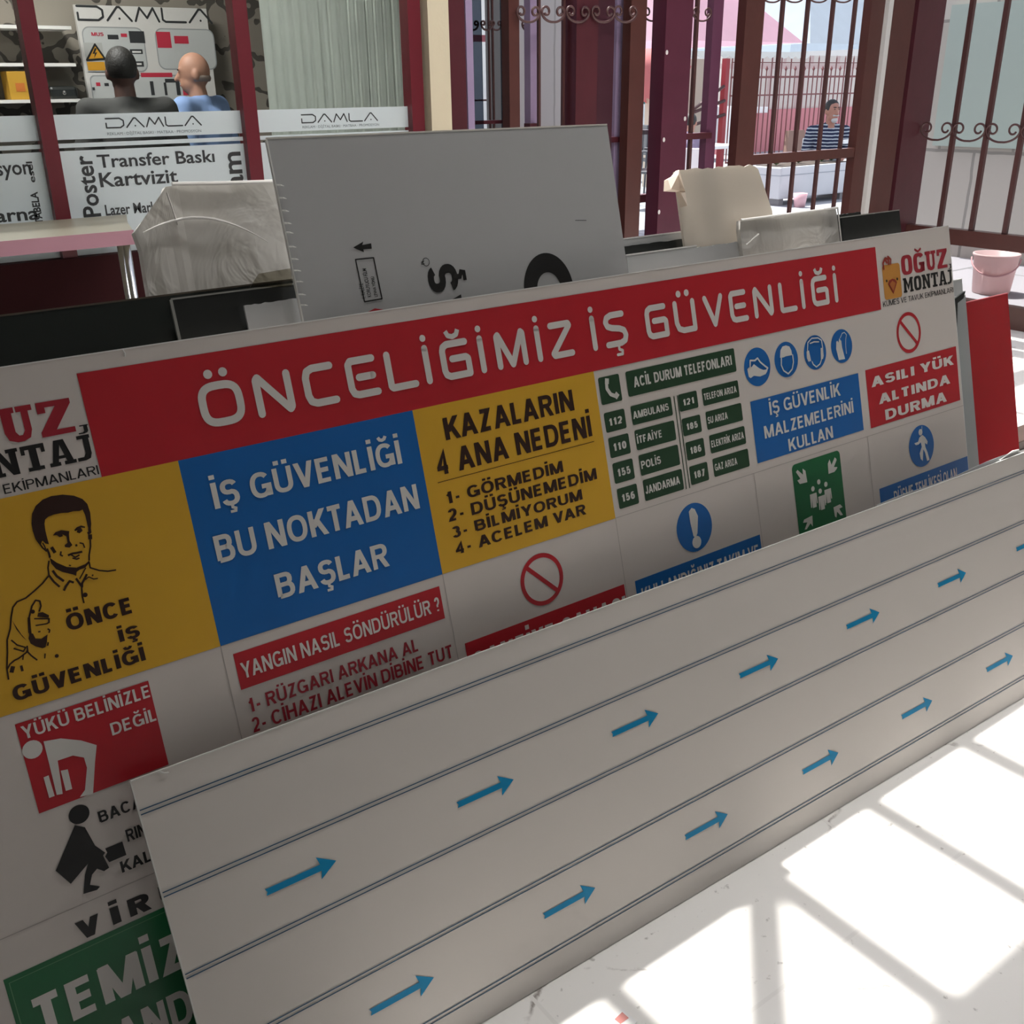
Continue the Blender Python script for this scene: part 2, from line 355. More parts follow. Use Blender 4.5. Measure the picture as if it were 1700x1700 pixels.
def floor_mat():
    m = bpy.data.materials.new('marble_floor'); m.use_nodes = True; t = m.node_tree; b = t.nodes['Principled BSDF']
    tc = t.nodes.new('ShaderNodeTexCoord')
    n = t.nodes.new('ShaderNodeTexNoise'); n.inputs['Scale'].default_value = 3; n.inputs['Detail'].default_value = 8; t.links.new(tc.outputs['Object'], n.inputs[0])
    w = t.nodes.new('ShaderNodeMix'); w.data_type = 'VECTOR'; w.inputs[0].default_value = .25; t.links.new(tc.outputs['Object'], w.inputs[4]); t.links.new(n.outputs['Color'], w.inputs[5])
    v = t.nodes.new('ShaderNodeTexVoronoi'); v.feature = 'DISTANCE_TO_EDGE'; v.inputs['Scale'].default_value = 3.2; t.links.new(w.outputs[1], v.inputs['Vector'])
    cr = t.nodes.new('ShaderNodeValToRGB'); cr.color_ramp.elements[0].position = .0; cr.color_ramp.elements[0].color = (1, 1, 1, 1); cr.color_ramp.elements[1].position = .012; cr.color_ramp.elements[1].color = (0, 0, 0, 1)
    t.links.new(v.outputs['Distance'], cr.inputs[0])
    n2 = t.nodes.new('ShaderNodeTexNoise'); n2.inputs['Scale'].default_value = 9; n2.inputs['Detail'].default_value = 6; t.links.new(tc.outputs['Object'], n2.inputs[0])
    c2 = t.nodes.new('ShaderNodeValToRGB'); c2.color_ramp.elements[0].position = .53; c2.color_ramp.elements[1].position = .62; t.links.new(n2.outputs[0], c2.inputs[0])
    mu = t.nodes.new('ShaderNodeMath'); mu.operation = 'MULTIPLY'; t.links.new(cr.outputs[0], mu.inputs[0]); t.links.new(c2.outputs[0], mu.inputs[1])
    mx = t.nodes.new('ShaderNodeMix'); mx.data_type = 'RGBA'; mx.inputs[6].default_value = (.84, .825, .80, 1); mx.inputs[7].default_value = (.26, .23, .21, 1); t.links.new(mu.outputs[0], mx.inputs[0])
    n3 = t.nodes.new('ShaderNodeTexNoise'); n3.inputs['Scale'].default_value = 45; n3.inputs['Detail'].default_value = 5; t.links.new(tc.outputs['Object'], n3.inputs[0])
    c3 = t.nodes.new('ShaderNodeValToRGB'); c3.color_ramp.elements[0].position = .66; c3.color_ramp.elements[1].position = .74; t.links.new(n3.outputs[0], c3.inputs[0])
    m2 = t.nodes.new('ShaderNodeMix'); m2.data_type = 'RGBA'; m2.inputs[7].default_value = (.42, .40, .38, 1); t.links.new(mx.outputs[2], m2.inputs[6]); t.links.new(c3.outputs[0], m2.inputs[0])
    br = t.nodes.new('ShaderNodeTexBrick'); br.offset = 0; br.inputs['Scale'].default_value = 1; br.inputs['Mortar Size'].default_value = .004; br.inputs['Brick Width'].default_value = .8; br.inputs['Row Height'].default_value = .8
    br.inputs['Color1'].default_value = (0, 0, 0, 1); br.inputs['Color2'].default_value = (0, 0, 0, 1); br.inputs['Mortar'].default_value = (1, 1, 1, 1); t.links.new(tc.outputs['Object'], br.inputs['Vector'])
    m3 = t.nodes.new('ShaderNodeMix'); m3.data_type = 'RGBA'; m3.inputs[7].default_value = (.78, .765, .74, 1); t.links.new(m2.outputs[2], m3.inputs[6]); t.links.new(br.outputs['Color'], m3.inputs[0])
    t.links.new(m3.outputs[2], b.inputs['Base Color']); b.inputs['Roughness'].default_value = .35
    return m
def brick_mat(name, c1, c2, mortar, sx, sy, ms=.02, rough=.8, axis='XZ', noise=.3):
    m = bpy.data.materials.new(name); m.use_nodes = True; t = m.node_tree; b = t.nodes['Principled BSDF']
    tc = t.nodes.new('ShaderNodeTexCoord'); sp = t.nodes.new('ShaderNodeSeparateXYZ'); cb = t.nodes.new('ShaderNodeCombineXYZ')
    t.links.new(tc.outputs['Object'], sp.inputs[0]); t.links.new(sp.outputs[axis[0]], cb.inputs[0]); t.links.new(sp.outputs[axis[1]], cb.inputs[1])
    n = t.nodes.new('ShaderNodeTexNoise'); n.inputs['Scale'].default_value = 5; t.links.new(tc.outputs['Object'], n.inputs[0])
    w = t.nodes.new('ShaderNodeMix'); w.data_type = 'VECTOR'; w.inputs[0].default_value = noise * .15; t.links.new(cb.outputs[0], w.inputs[4]); t.links.new(n.outputs['Color'], w.inputs[5])
    br = t.nodes.new('ShaderNodeTexBrick'); br.inputs['Scale'].default_value = 1; br.inputs['Mortar Size'].default_value = ms; br.inputs['Brick Width'].default_value = sx; br.inputs['Row Height'].default_value = sy
    br.inputs['Color1'].default_value = (*c1, 1); br.inputs['Color2'].default_value = (*c2, 1); br.inputs['Mortar'].default_value = (*mortar, 1); t.links.new(w.outputs[1], br.inputs['Vector'])
    t.links.new(br.outputs['Color'], b.inputs['Base Color']); b.inputs['Roughness'].default_value = rough
    bp = t.nodes.new('ShaderNodeBump'); bp.inputs['Strength'].default_value = .5; bp.inputs['Distance'].default_value = .02; bp.invert = True; t.links.new(br.outputs['Fac'], bp.inputs['Height']); t.links.new(bp.outputs[0], b.inputs['Normal'])
    return m
def stripe_mat(name, c1, c2, scale):
    m = bpy.data.materials.new(name); m.use_nodes = True; t = m.node_tree; b = t.nodes['Principled BSDF']
    tc = t.nodes.new('ShaderNodeTexCoord'); w = t.nodes.new('ShaderNodeTexWave'); w.bands_direction = 'Z'; w.inputs['Scale'].default_value = scale; w.inputs['Distortion'].default_value = 1.2; w.inputs['Detail Scale'].default_value = 2
    t.links.new(tc.outputs['Object'], w.inputs[0]); c = t.nodes.new('ShaderNodeValToRGB'); c.color_ramp.interpolation = 'CONSTANT'
    c.color_ramp.elements[0].color = (*c1, 1); c.color_ramp.elements[1].position = .72; c.color_ramp.elements[1].color = (*c2, 1)
    t.links.new(w.outputs['Color'], c.inputs[0]); t.links.new(c.outputs[0], b.inputs['Base Color']); b.inputs['Roughness'].default_value = .85
    return m
def wrap_mat():
    m = bpy.data.materials.new('clear_wrapping_film'); m.use_nodes = True; t = m.node_tree; b = t.nodes['Principled BSDF']
    b.inputs['Base Color'].default_value = (.62, .60, .58, 1); b.inputs['Roughness'].default_value = .28
    tc = t.nodes.new('ShaderNodeTexCoord'); n = t.nodes.new('ShaderNodeTexNoise'); n.inputs['Scale'].default_value = 9; n.inputs['Detail'].default_value = 3; n.inputs['Distortion'].default_value = 1.5
    t.links.new(tc.outputs['Object'], n.inputs[0]); bp = t.nodes.new('ShaderNodeBump'); bp.inputs['Strength'].default_value = .7; bp.inputs['Distance'].default_value = .02
    t.links.new(n.outputs[0], bp.inputs['Height']); t.links.new(bp.outputs[0], b.inputs['Normal'])
    cr = t.nodes.new('ShaderNodeValToRGB'); cr.color_ramp.elements[0].color = (.50, .48, .46, 1); cr.color_ramp.elements[1].color = (.68, .67, .65, 1); t.links.new(n.outputs[0], cr.inputs[0]); t.links.new(cr.outputs[0], b.inputs['Base Color'])
    tr = t.nodes.new('ShaderNodeBsdfTranslucent'); tr.inputs[0].default_value = (.85, .83, .78, 1); ms = t.nodes.new('ShaderNodeMixShader'); ms.inputs[0].default_value = .25
    t.links.new(b.outputs[0], ms.inputs[1]); t.links.new(tr.outputs[0], ms.inputs[2]); t.links.new(ms.outputs[0], t.nodes['Material Output'].inputs[0])
    return m
M_wrap = wrap_mat()
M_creamsheet = mat('cream_card', (.72, .67, .60), .6, var=.04, trans=.35)

# ================================================================ SETTING
YB = 4.2; XR = 6.5; ZC = 3.4; OG = .12
XP = onY(735, 100, YB).x      # where the cream pier meets the window frames
def struct(name, bm, m, parent=None): o = obj(name, bm, m, parent); (None if parent else tag(o, kind='structure')); return o
struct('floor', box(B(), (-3, -4, -.1), (XR, YB, 0)), floor_mat())
SY0 = .61 + ZC * SLP
bm = B()
box(bm, (-3, -4, ZC), (XR, SY0, ZC + .12)); box(bm, (-3, SY0, ZC), (.5, YB + 3.6, ZC + .12)); box(bm, (.5, YB - .03, ZC), (XR, YB + .1, ZC + .12)); box(bm, (.5, 3.3, ZC), (2.3, YB - .03, ZC + .12))
box(bm, (.5, YB + .1, ZC), (XP, YB + 3.6, ZC + .12))
prism(bm, [Vector((XP, YB + .1, ZC)), onY(752, 100, YB + 3.6) * 1 - Vector((0, 0, onY(752, 100, YB + 3.6).z - ZC)), Vector((XP, YB + 3.6, ZC))], [Vector((XP, YB + .1, ZC + .12)), onY(752, 100, YB + 3.6) - Vector((0, 0, onY(752, 100, YB + 3.6).z - ZC - .12)), Vector((XP, YB + 3.6, ZC + .12))])
struct('ceiling', bm, M_ceil)
struct('wall_left', box(B(), (-3.1, -4, 0), (-3, YB + 3.6, ZC)), M_wall)
struct('wall_front', box(B(), (-3.1, -4.1, 0), (XR + .1, -4, ZC)), M_wall)
bm = B(); box(bm, (XR, -4, 0), (XR + .1, 1.6, ZC)); struct('wall_right', bm, M_wall)
# glazed roof strip over the boards: rafters whose shadows cross the floor
sk = empty('window_3', (2, SY0, ZC), kind='structure')
for x, w in ((.935, .065), (1.386, .07), (1.745, .065), (2.125, .07), (2.62, .05), (3.1, .05), (3.6, .05), (4.2, .05), (4.8, .05), (5.4, .05), (6.0, .05)):
    obj('rafter', box(B(), (x - w / 2, SY0, ZC + .02), (x + w / 2, YB - .03, ZC + .08)), M_maroon, sk)
bm = B(); a = Vector((.90, SY0 - .02, 0)); b = Vector((1.42, 2.60, 0)); q = (b - a).normalized(); q = Vector((-q.y, q.x, 0)) * .035
prism(bm, [p + Vector((0, 0, ZC + .03)) for p in (a - q, b - q, b + q, a + q)], [p + Vector((0, 0, ZC + .06)) for p in (a - q, b - q, b + q, a + q)]); obj('brace', bm, M_maroon, sk)

# pier between the shop partition and the window wall
bm = B(); box(bm, (onY(701, 100, YB).x, YB - .06, 0), (XP, YB + .12, ZC)); struct('wall_pier', bm, M_cream)
qa, qb = Vector((XP, YB + .12, 0)), onY(752, 100, YB + 3.6); qb.z = 0; XE = qb.x
sw_ = [qa, qb, qb + Vector((-.12, 0, 0)), qa + Vector((-.12, 0, 0))]
struct('wall_side', prism(B(), sw_, [p + Vector((0, 0, ZC)) for p in sw_]), M_wall)
struct('wall_back', box(B(), (-3, YB + 3.5, 0), (XE - .11, YB + 3.6, ZC)),
       brick_mat('rough_stone', (.19, .165, .135), (.30, .27, .225), (.07, .062, .052), .34, .2, .02, noise=3))

sf = empty('added_ceiling_light', (1.7, 1.72, ZC), 'unseen strip light added above the leaning boards to brighten the shaded floor', 'lamp')  # fill lamp added out of view to lift the shaded floor
obj('housing', box(B(), (.9, 1.62, ZC - .05), (3.9, 1.82, ZC), .005), M_plast, sf)
obj('tube', tube(B(), [(.95, 1.72, ZC - .075), (3.85, 1.72, ZC - .075)], .022, 10), mat('fill_tube', (.9, .9, .9), .5, emit=(1, .98, .95), es=80), sf)
# ---- shop partition: window_1
w1 = empty('window_1', (0, YB, 0), kind='structure')
def colY(name, xl, xr, Y, dep, m, parent, z0=0., z1=ZC, yref=100):
    return obj(name, box(B(), (onY(xl, yref, Y).x, Y, z0), (onY(xr, yref, Y).x, Y + dep, z1)), m, parent)
for xl, xr in ((-180, -153), (45.5, 72.4), (395.7, 418.6), (680.5, 701)):
    colY('mullion', xl, xr, YB - .03, .07, M_frame, w1)
zk = onY(100, 428, YB).z
obj('lower_panel', box(B(), (-3, YB - .045, 0), (onY(700, 100, YB).x, YB + .035, zk)), mat('shade_darkened_red', (.030, .004, .005), .8, .2), w1)  # shade behind the counter is put into the panel's darkened red
GP = Plane((0, YB + .012, 0), (1, 0, 0), (0, 0, 1))
xs_ = [(-3, onY(47, 100, YB).x, 'window_pane'), (onY(71, 100, YB).x, onY(397, 100, YB).x, 'window_pane'), (onY(417, 100, YB).x, onY(682, 100, YB).x, 'window_pane')]
zb = [onY(250, y, YB).z for y in (187, 227, 233, 240, 245)]   # frosted band limits
for i, (x0, x1, nm) in enumerate(xs_):
    obj(nm, box(B(), (x0, YB + .012, zk), (x1, YB + .018, ZC)), M_glass, w1)
    bm = B()
    for z0, z1 in ((zb[1], zb[0]), (zb[3], zb[2]), (zk, zb[4])): box(bm, (x0, YB + .0095, z0), (x1, YB + .0115, z1))
    obj('frosted_film', bm, M_film, w1)
def gp(x, y): return GP.uv(x, y, -.004)
def textG(bm, s, L, R, base, top, bold=.03, ref=None, off=-.0035):
    v0 = gp(*base)[1]; text(bm, GP0, s, gp(*L)[0], gp(*R)[0], v0, gp(*top)[1] - v0, 0, bold, ref)
GP0 = Plane((0, YB + .0085, 0), (1, 0, 0), (0, 0, 1))
DAM = {  # logo letters as strokes in a 1 x 1 cell
 'D': [[(0, 1), (.75, 1), (1, .8), (1, .2), (.75, 0), (0, 0), (0, .55), ]],
 'A': [[(0, 0), (.45, 1), (.55, 1), (1, 0)]], 'M': [[(0, 0), (.22, 1), (.5, .25), (.78, 1), (1, 0)]], 'L': [[(0, 1), (0, .15), (.12, 0), (1, 0)]]}
def damla(bm, P, u0, u1, v0, v1, o, wf=.16):
    n = 5; cw = (u1 - u0) / (n - .12 * 1); h = v1 - v0
    for i, ch in enumerate('DAMLA'):
        a = u0 + i * cw; ww = cw * .86
        if ch == 'D': stroke(bm, P, [(a, v1), (a + .8 * ww, v1), (a + ww, v1 - .25 * h), (a + ww, v0 + .25 * h), (a + .8 * ww, v0), (a, v0), (a, v0 + .5 * h)], wf * h, o)
        else:
            for pl in DAM[ch]: stroke(bm, P, [(a + x * ww, v0 + y * h) for x, y in pl], wf * h, o)
        if ch == 'A': disc(bm, P, a + ww * .5, v0 + .15 * h, .09 * h, o, 12)
bm = B()
p0, p1 = gp(176, 211), gp(332, 194); damla(bm, GP0, p0[0], p1[0], gp(250, 210)[1], gp(250, 195)[1], 0)
p0, p1 = gp(500, 203), gp(625, 187); damla(bm, GP0, p0[0], p1[0], gp(560, 202)[1], gp(560, 189)[1], 0)
obj('logo_lettering', bm, M_dtext, w1)
bm = B()
textG(bm, 'REKLAM · DİJİTAL BASKI · MATBAA · PROMOSYON', (177, 222), (333, 218), (250, 222), (250, 217.5), .0)
textG(bm, 'REKLAM · DİJİTAL BASKI · MATBAA · PROMOSYON', (501, 212), (628, 208), (560, 211), (560, 207), .0)
obj('small_lettering', bm, mat('grey_letter', (.16, .19, .2), .5), w1)
bm = B()
textG(bm, 'Transfer Baskı', (162, 277), (356, 270), (170, 278), (170, 257), .016)
textG(bm, 'Kartvizit', (166, 309), (295, 303), (170, 310), (170, 287), .018)
textG(bm, 'Lazer Markalama', (175, 356), (300, 350), (180, 357), (180, 340), .02)
textG(bm, 'asyon', (-20, 290), (51, 284), (20, 290), (20, 266), .015)
textG(bm, 'tarna', (-22, 368), (65, 364), (30, 366), (30, 345), .02)
vtext(bm, GP0, 'Poster', gp(150, 360)[1], gp(140, 258)[1], gp(157, 300)[0], .062, 0, .02)
vtext(bm, GP0, 'Reklam', gp(395, 400)[1], gp(385, 252)[1], gp(400, 280)[0], .078, 0, .02)
vtext(bm, GP0, 'esel', gp(50, 303)[1], gp(50, 268)[1], gp(55, 285)[0], .02, 0, .02)
vtext(bm, GP0, 'TABELA', gp(60, 372)[1], gp(60, 318)[1], gp(66, 345)[0], .025, 0, .03)
obj('service_lettering', bm, M_dtext, w1)

# ================================================================ behind the glass: display room
YD = YB + 3.42
DP = Plane((0, YD, 0), (1, 0, 0), (0, 0, 1))
def dq(x, y): return DP.uv(x, y)
db = empty('display_board', (2.6, YD, 0), 'large white sample board of signs mounted on the stone wall behind the shop glass', 'display board')
a, b = dq(120, 8), dq(372, 300)
obj('backing', pslab(B(), DP, [(a[0], .9), (b[0], .9), (b[0], a[1]), (a[0], a[1])], .04, .035), mat('board_white', (.62, .60, .57), .5), db)
bm = B(); damla(bm, DP, dq(127, 30)[0], dq(348, 30)[0], dq(240, 36)[1], dq(240, 14)[1], .0415, .17); obj('board_lettering', bm, M_dtext, db)
def dpanel(bm, x0, y0, x1, y1, o=.0412, r=.0):
    p, q = dq(x0, y0), dq(x1, y1); rect(bm, DP, p[0], q[1], q[0], p[1], o, r)
bm = B(); dpanel(bm, 131, 44, 244, 120, .0412, .05); dpanel(bm, 252, 47, 358, 116, .0412, .05); dpanel(bm, 145, 125, 340, 185, .0412, .03)
obj('sample_frame', bm, mat('frame_grey', (.30, .31, .31), .5), db)
bm = B(); dpanel(bm, 133, 46, 242, 118, .042, .045); dpanel(bm, 254, 49, 356, 114, .042, .045); dpanel(bm, 147, 127, 338, 185, .042, .03)
obj('sample_field', bm, mat('field_grey', (.50, .51, .50), .5), db)
bm = B(); dpanel(bm, 255, 53, 282, 80, .0428); dpanel(bm, 285, 60, 310, 73, .0428); dpanel(bm, 230, 121, 283, 128, .0428); dpanel(bm, 298, 134, 318, 158, .0428); dpanel(bm, 156, 137, 164, 143, .0428); dpanel(bm, 197, 56, 208, 62, .0428)
textD = lambda s, x0, x1, yb, yt: text(bm, DP, s, dq(x0, yb)[0], dq(x1, yb)[0], dq(x0, yb)[1], dq(x0, yt)[1] - dq(x0, yb)[1], .044, .03)
textD('MUS', 149, 169, 60, 54); obj('red_sample', bm, mat('sample_red', (.5, .03, .06), .4), db)
bm = B(); dpanel(bm, 210, 52, 238, 72, .0428); dpanel(bm, 212, 82, 234, 90, .0428); dpanel(bm, 214, 102, 236, 111, .0428); dpanel(bm, 175, 58, 194, 66, .0428); dpanel(bm, 245, 135, 254, 158, .0428); dpanel(bm, 270, 131, 294, 137, .0428); dpanel(bm, 288, 137, 297, 158, .0428); dpanel(bm, 268, 137, 275, 158, .0428); dpanel(bm, 150, 145, 155, 150, .0428); dpanel(bm, 170, 138, 178, 143, .0428)
obj('black_sample', bm, M_dtext, db)
bm = B(); dpanel(bm, 216, 85, 231, 88, .0436); dpanel(bm, 218, 105, 232, 108, .0436); obj('label_slot', bm, M_pwhite, db)
ws = empty('warning_sign', (dq(156, 95)[0], YD - .05, dq(156, 95)[1]), 'yellow high-voltage warning triangle sign with a lightning bolt, beside the dark-haired man', 'sign')
bm = B(); p, q = dq(135, 71), dq(173, 119); pslab(bm, DP, [(p[0], q[1]), (q[0], q[1]), (q[0], p[1]), (p[0], p[1])], .046, .003); obj('plate', bm, mat('plate_grey', (.42, .42, .40), .5), ws)
bm = B(); face(bm, DP, [dq(140, 101), dq(172, 99), dq(154, 72)], .0475); dpanel(bm, 141, 103, 172, 117, .0475); obj('yellow_field', bm, mat('warn_yellow', (.62, .30, .02), .4), ws)
bm = B(); face(bm, DP, [dq(154, 80), dq(150, 90), dq(154, 89), dq(153, 97), dq(158, 87), dq(154, 88), dq(157, 81)], .0485); stroke(bm, DP, [dq(141, 100), dq(171, 98), dq(154, 74)], .012, .0485, closed=True); obj('bolt_symbol', bm, M_black, ws)
# shelves on the stone wall
for k, (y0) in enumerate((41, 104, 165)):
    p = onY(0, y0 + 1, YD - .12); q = onY(112 + k * 8, y0, YD - .12)
    lab = ['topmost of the three thin white shelves on the rough stone wall', 'middle one of the three thin white shelves on the stone wall', 'lowest white shelf on the stone wall, carrying the yellow box'][k]
    s_ = empty('wall_shelf', (0, YD, p.z), lab, 'shelf', 'thin shelves on the stone wall'); obj('shelf_board', box(B(), (-1.2, YD - .2, p.z - .02), (q.x, YD + .06, p.z)), M_pwhite, s_)
    for xx in (-.6, .9): obj('bracket', box(B(), (xx, YD - .12, p.z - .07), (xx + .02, YD + .06, p.z - .02)), M_chrome, s_)
zs = onY(40, 166, YD - .12).z
p, q = onY(15, 163, YD - .12), onY(48, 125, YD - .12)
yb = empty('storage_box', (p.x, YD - .1, zs), 'small yellow cardboard box on the stone-wall shelf behind the glass', 'box')
obj('carton', box(B(), (p.x, YD - .18, zs), (q.x, YD, zs + .17), .006), mat('yellow_card', (.48, .26, .02), .6), yb)
obj('carton_label', box(B(), (p.x + .04, YD - .182, zs + .05), (q.x - .05, YD - .18, zs + .1)), mat('orange_card', (.5, .14, .02), .6), yb)
p, q = onY(80, 160, YD - .12), onY(124, 142, YD - .12)
dv = empty('desktop_device', (p.x, YD - .1, zs), 'black rounded electronic device with a silver button on the shelf behind the glass', 'device')
obj('case', box(B(), (p.x, YD - .18, zs), (q.x, YD - .02, zs + .08), .02), M_blk, dv); bm = B(); ball(bm, ((p.x + q.x) / 2, YD - .182, zs + .04), .014); obj('button', bm, M_chrome, dv)

# curtain behind the right pane
x0 = onY(440, 100, YB + .75).x; x1 = onY(700, 100, YB + .75).x
bm = B(); N = 120; rows = [[bm.verts.new((x0 + (x1 - x0) * i / N, YB + .75 + .008 * math.sin(i * .9) + .006 * math.sin(i * .37 + 1), z)) for i in range(N + 1)] for z in (.05, ZC - .05)]
for i in range(N): bm.faces.new((rows[0][i], rows[0][i + 1], rows[1][i + 1], rows[1][i]))
bmesh.ops.solidify(bm, geom=bm.faces[:], thickness=.004)
tag(obj('curtain', bm, mat('pale_curtain', (.78, .82, .77), .8, trans=.3), smooth=True), 'pale greenish-white floor-length curtain hanging behind the right shop window pane', 'curtain')
lc = empty('added_ceiling_light', (.9, YB + 1.9, ZC - .05), 'unseen ceiling light added to brighten the display room behind the shop glass', 'lamp')  # out-of-view lamp added to light the room behind the glass
obj('diffuser', box(B(), (.4, YB + 1.6, ZC - .06), (1.6, YB + 2.2, ZC - .01)), mat('fill_diffuser', (.9, .9, .9), .5, emit=(1, .97, .92), es=36), lc)

# ================================================================ people
def person(loc, rz, label, shirt, hairm, bald=False, seated=False, beard=False, scale=1., turn=0., skin=None, trousers=None):
    r = empty('person', (0, 0, 0), label, 'person'); sk_ = skin or M_skin
    if not seated:
        pel = (0, 0, .95); ch = (0, .01, 1.28); nk = (0, 0, 1.47); hd = (0, .02, 1.615)
        arms = [((s * .20, 0, 1.425), (s * .27, -.04, 1.13), (s * .20, .17, .98)) for s in (-1, 1)]
        legs = [((s * .1, 0, .92), (s * .11, .02, .5), (s * .11, -.01, .08), (s * .13, .17, .035)) for s in (-1, 1)]
    else:
        pel = (0, -.02, .52); ch = (0, .02, .86); nk = (0, .05, 1.05); hd = (0, .09, 1.19)
        arms = [((s * .20, .02, .965), (s * .26, .02, .72), (s * .13, .27, .68)) for s in (-1, 1)]
        legs = [((s * .1, 0, .5), (s * .15, .42, .5), (s * .15, .42, .09), (s * .17, .58, .04)) for s in (-1, 1)]
    bm = B(); V = Vector
    capsule(bm, pel, .145, ch, .16); capsule(bm, ch, .15, V(nk) - V((0, 0, .05)), .08); capsule(bm, V(nk) - V((0, 0, .05)), .06, V(hd) - V((0, 0, .06)), .055)
    M = Matrix.Translation(hd) @ Matrix.Rotation(turn, 4, 'Z')
    def hp(x, y, z): return M @ V((x, y, z))
    hb = B(); ball(hb, (0, 0, .02), 1, .076, .095, .105, 24); ball(hb, (0, .03, -.05), 1, .058, .062, .068, 20); capsule(hb, (0, .09, .01), .011, (0, .112, -.028), .015)
    for s in (-1, 1): ball(hb, (s * .078, -.01, -.005), 1, .012, .022, .033, 10); ball(hb, (s * .03, .082, .028), .016)
    capsule(hb, (-.02, .083, -.062), .008, (.02, .083, -.062), .008); hb.transform(M)
    me = bpy.data.meshes.new('h'); hb.to_mesh(me); hb.free(); bm.from_mesh(me); bpy.data.meshes.remove(me)
    sh = B(); capsule(sh, V(pel) + V((0, 0, -.02)), .165, ch, .178); capsule(sh, ch, .17, V(nk) - V((0, 0, .03)), .076)
    for s in (-1, 1): capsule(sh, ch, .15, V(ch) + V((s * .07, 0, .08)), .115)
    for (a, e, w), s in zip(arms, (-1, 1)):
        capsule(bm, a, .055, e, .042); capsule(bm, e, .042, w, .028); capsule(sh, V(ch) + V((0, 0, .08)), .1, a, .072); capsule(sh, V(nk) - V((0, 0, .05)), .07, a, .066)
        capsule(sh, a, .07, V(a).lerp(V(e), .85 if seated else 1), .058)
        if not seated: capsule(sh, e, .055, V(e).lerp(V(w), .8), .042)
        d = (V(w) - V(e)).normalized(); side = d.cross(V((0, 0, 1))).normalized(); pl = V(w) + d * .055
        capsule(bm, w, .026, pl, .03)
        for f in range(4):
            b0 = pl + side * (.024 - .016 * f) + d * .02; L = (.034, .04, .037, .028)[f]; m1 = b0 + d * L; m2 = m1 + d * L * .5 - V((0, 0, .02)); capsule(bm, b0, .0095, m1, .009); capsule(bm, m1, .009, m2, .008)
        t0 = V(w) + d * .02 - side * .02 * s; t1 = t0 + d * .035 - side * .03 * s; capsule(bm, t0, .012, t1, .0095)
    tr = B(); capsule(tr, V(pel) + V((0, 0, -.02)), .158, V(pel) + V((0, 0, .05)), .155)
    for h, k, an, toe in legs:
        capsule(bm, h, .08, k, .055); capsule(bm, k, .055, an, .04); capsule(bm, an, .042, toe, .035); capsule(tr, h, .1, k, .078); capsule(tr, k, .076, V(k).lerp(V(an), .93), .066)
    parts = [remesh('body', bm, .009, sk_, r, it=2), remesh('shirt', sh, .012, shirt, r, it=5), remesh('trousers', tr, .014, trousers or mat('dark_trousers', (.03, .035, .05), .8), r)]
    hb = B()
    if bald:
        for k in range(17):
            a = math.radians(180 + (k - 8) * 11); ball(hb, (-.063 * math.sin(a) * 1.0, .081 * math.cos(a), -.022), .016, 1, 1, 1.4)
    else:
        ball(hb, (0, -.014, .036), 1, .083, .1, .1, 24)
        for v in hb.verts:
            if v.co.y > .045 and v.co.z < .07: v.co.y = .045
            if v.co.z < -.03: v.co.z = -.03
    hb.transform(M); parts.append(remesh('hair', hb, .007, hairm, r, it=3))
    eb = B()
    for s in (-1, 1): ball(eb, (s * .03, .094, .026), 1, .011, .006, .005, 10)
    eb.transform(M); obj('eye', eb, M_hair, r)
    mb = B(); capsule(mb, (-.017, .09, -.064), .004, (.017, .09, -.064), .004); mb.transform(M); e_ = obj('mouth', mb, mat('lips', (.3, .1, .09), .5)); e_.parent = r
    if beard:
        gb = B(); ball(gb, (0, .062, -.095), 1, .042, .034, .036, 14); capsule(gb, (-.035, .085, -.045), .011, (.035, .085, -.045), .011); gb.transform(M); remesh('beard', gb, .006, M_ghair, r)
        bb = B()
        for s in (-1, 1): capsule(bb, (s * .016, .096, .046), .005, (s * .046, .086, .047), .004)
        bb.transform(M); obj('eyebrow', bb, M_hair, r)
    sb = B()
    for h, k, an, toe in legs: capsule(sb, V(an) - V((0, .03, .03)), .045, V(toe) - V((0, 0, -.005)), .042)
    remesh('shoes', sb, .01, mat('black_leather', (.015, .014, .013), .4), r)
    r.location = loc; r.rotation_euler = (0, 0, rz); r.scale = (scale,) * 3
    return r
YP = YB + 2.3
p = onY(325, 100, YP); person((p.x, YP, 0), math.radians(38), 'bald person in a light blue shirt seen from behind through the shop glass', mat('blue_shirt', (.22, .33, .58), .8, bump=.2, bs=12), mat('short_grey_hair', (.26, .20, .17), .8), bald=True, scale=onY(325, 79, YP).z / 1.765, turn=math.radians(30))
p = onY(200, 100, YP - .5); person((p.x, YP - .5, 0), math.radians(-12), 'dark-haired person in a dark grey jacket seen from behind through the shop glass', mat('dark_jacket', (.045, .045, .043), .85, bump=.2, bs=12), M_hair, scale=onY(200, 71, YP - .5).z / 1.765 * 1.0, turn=0, skin=mat('shaded_dark_skin', (.10, .05, .04), .6))

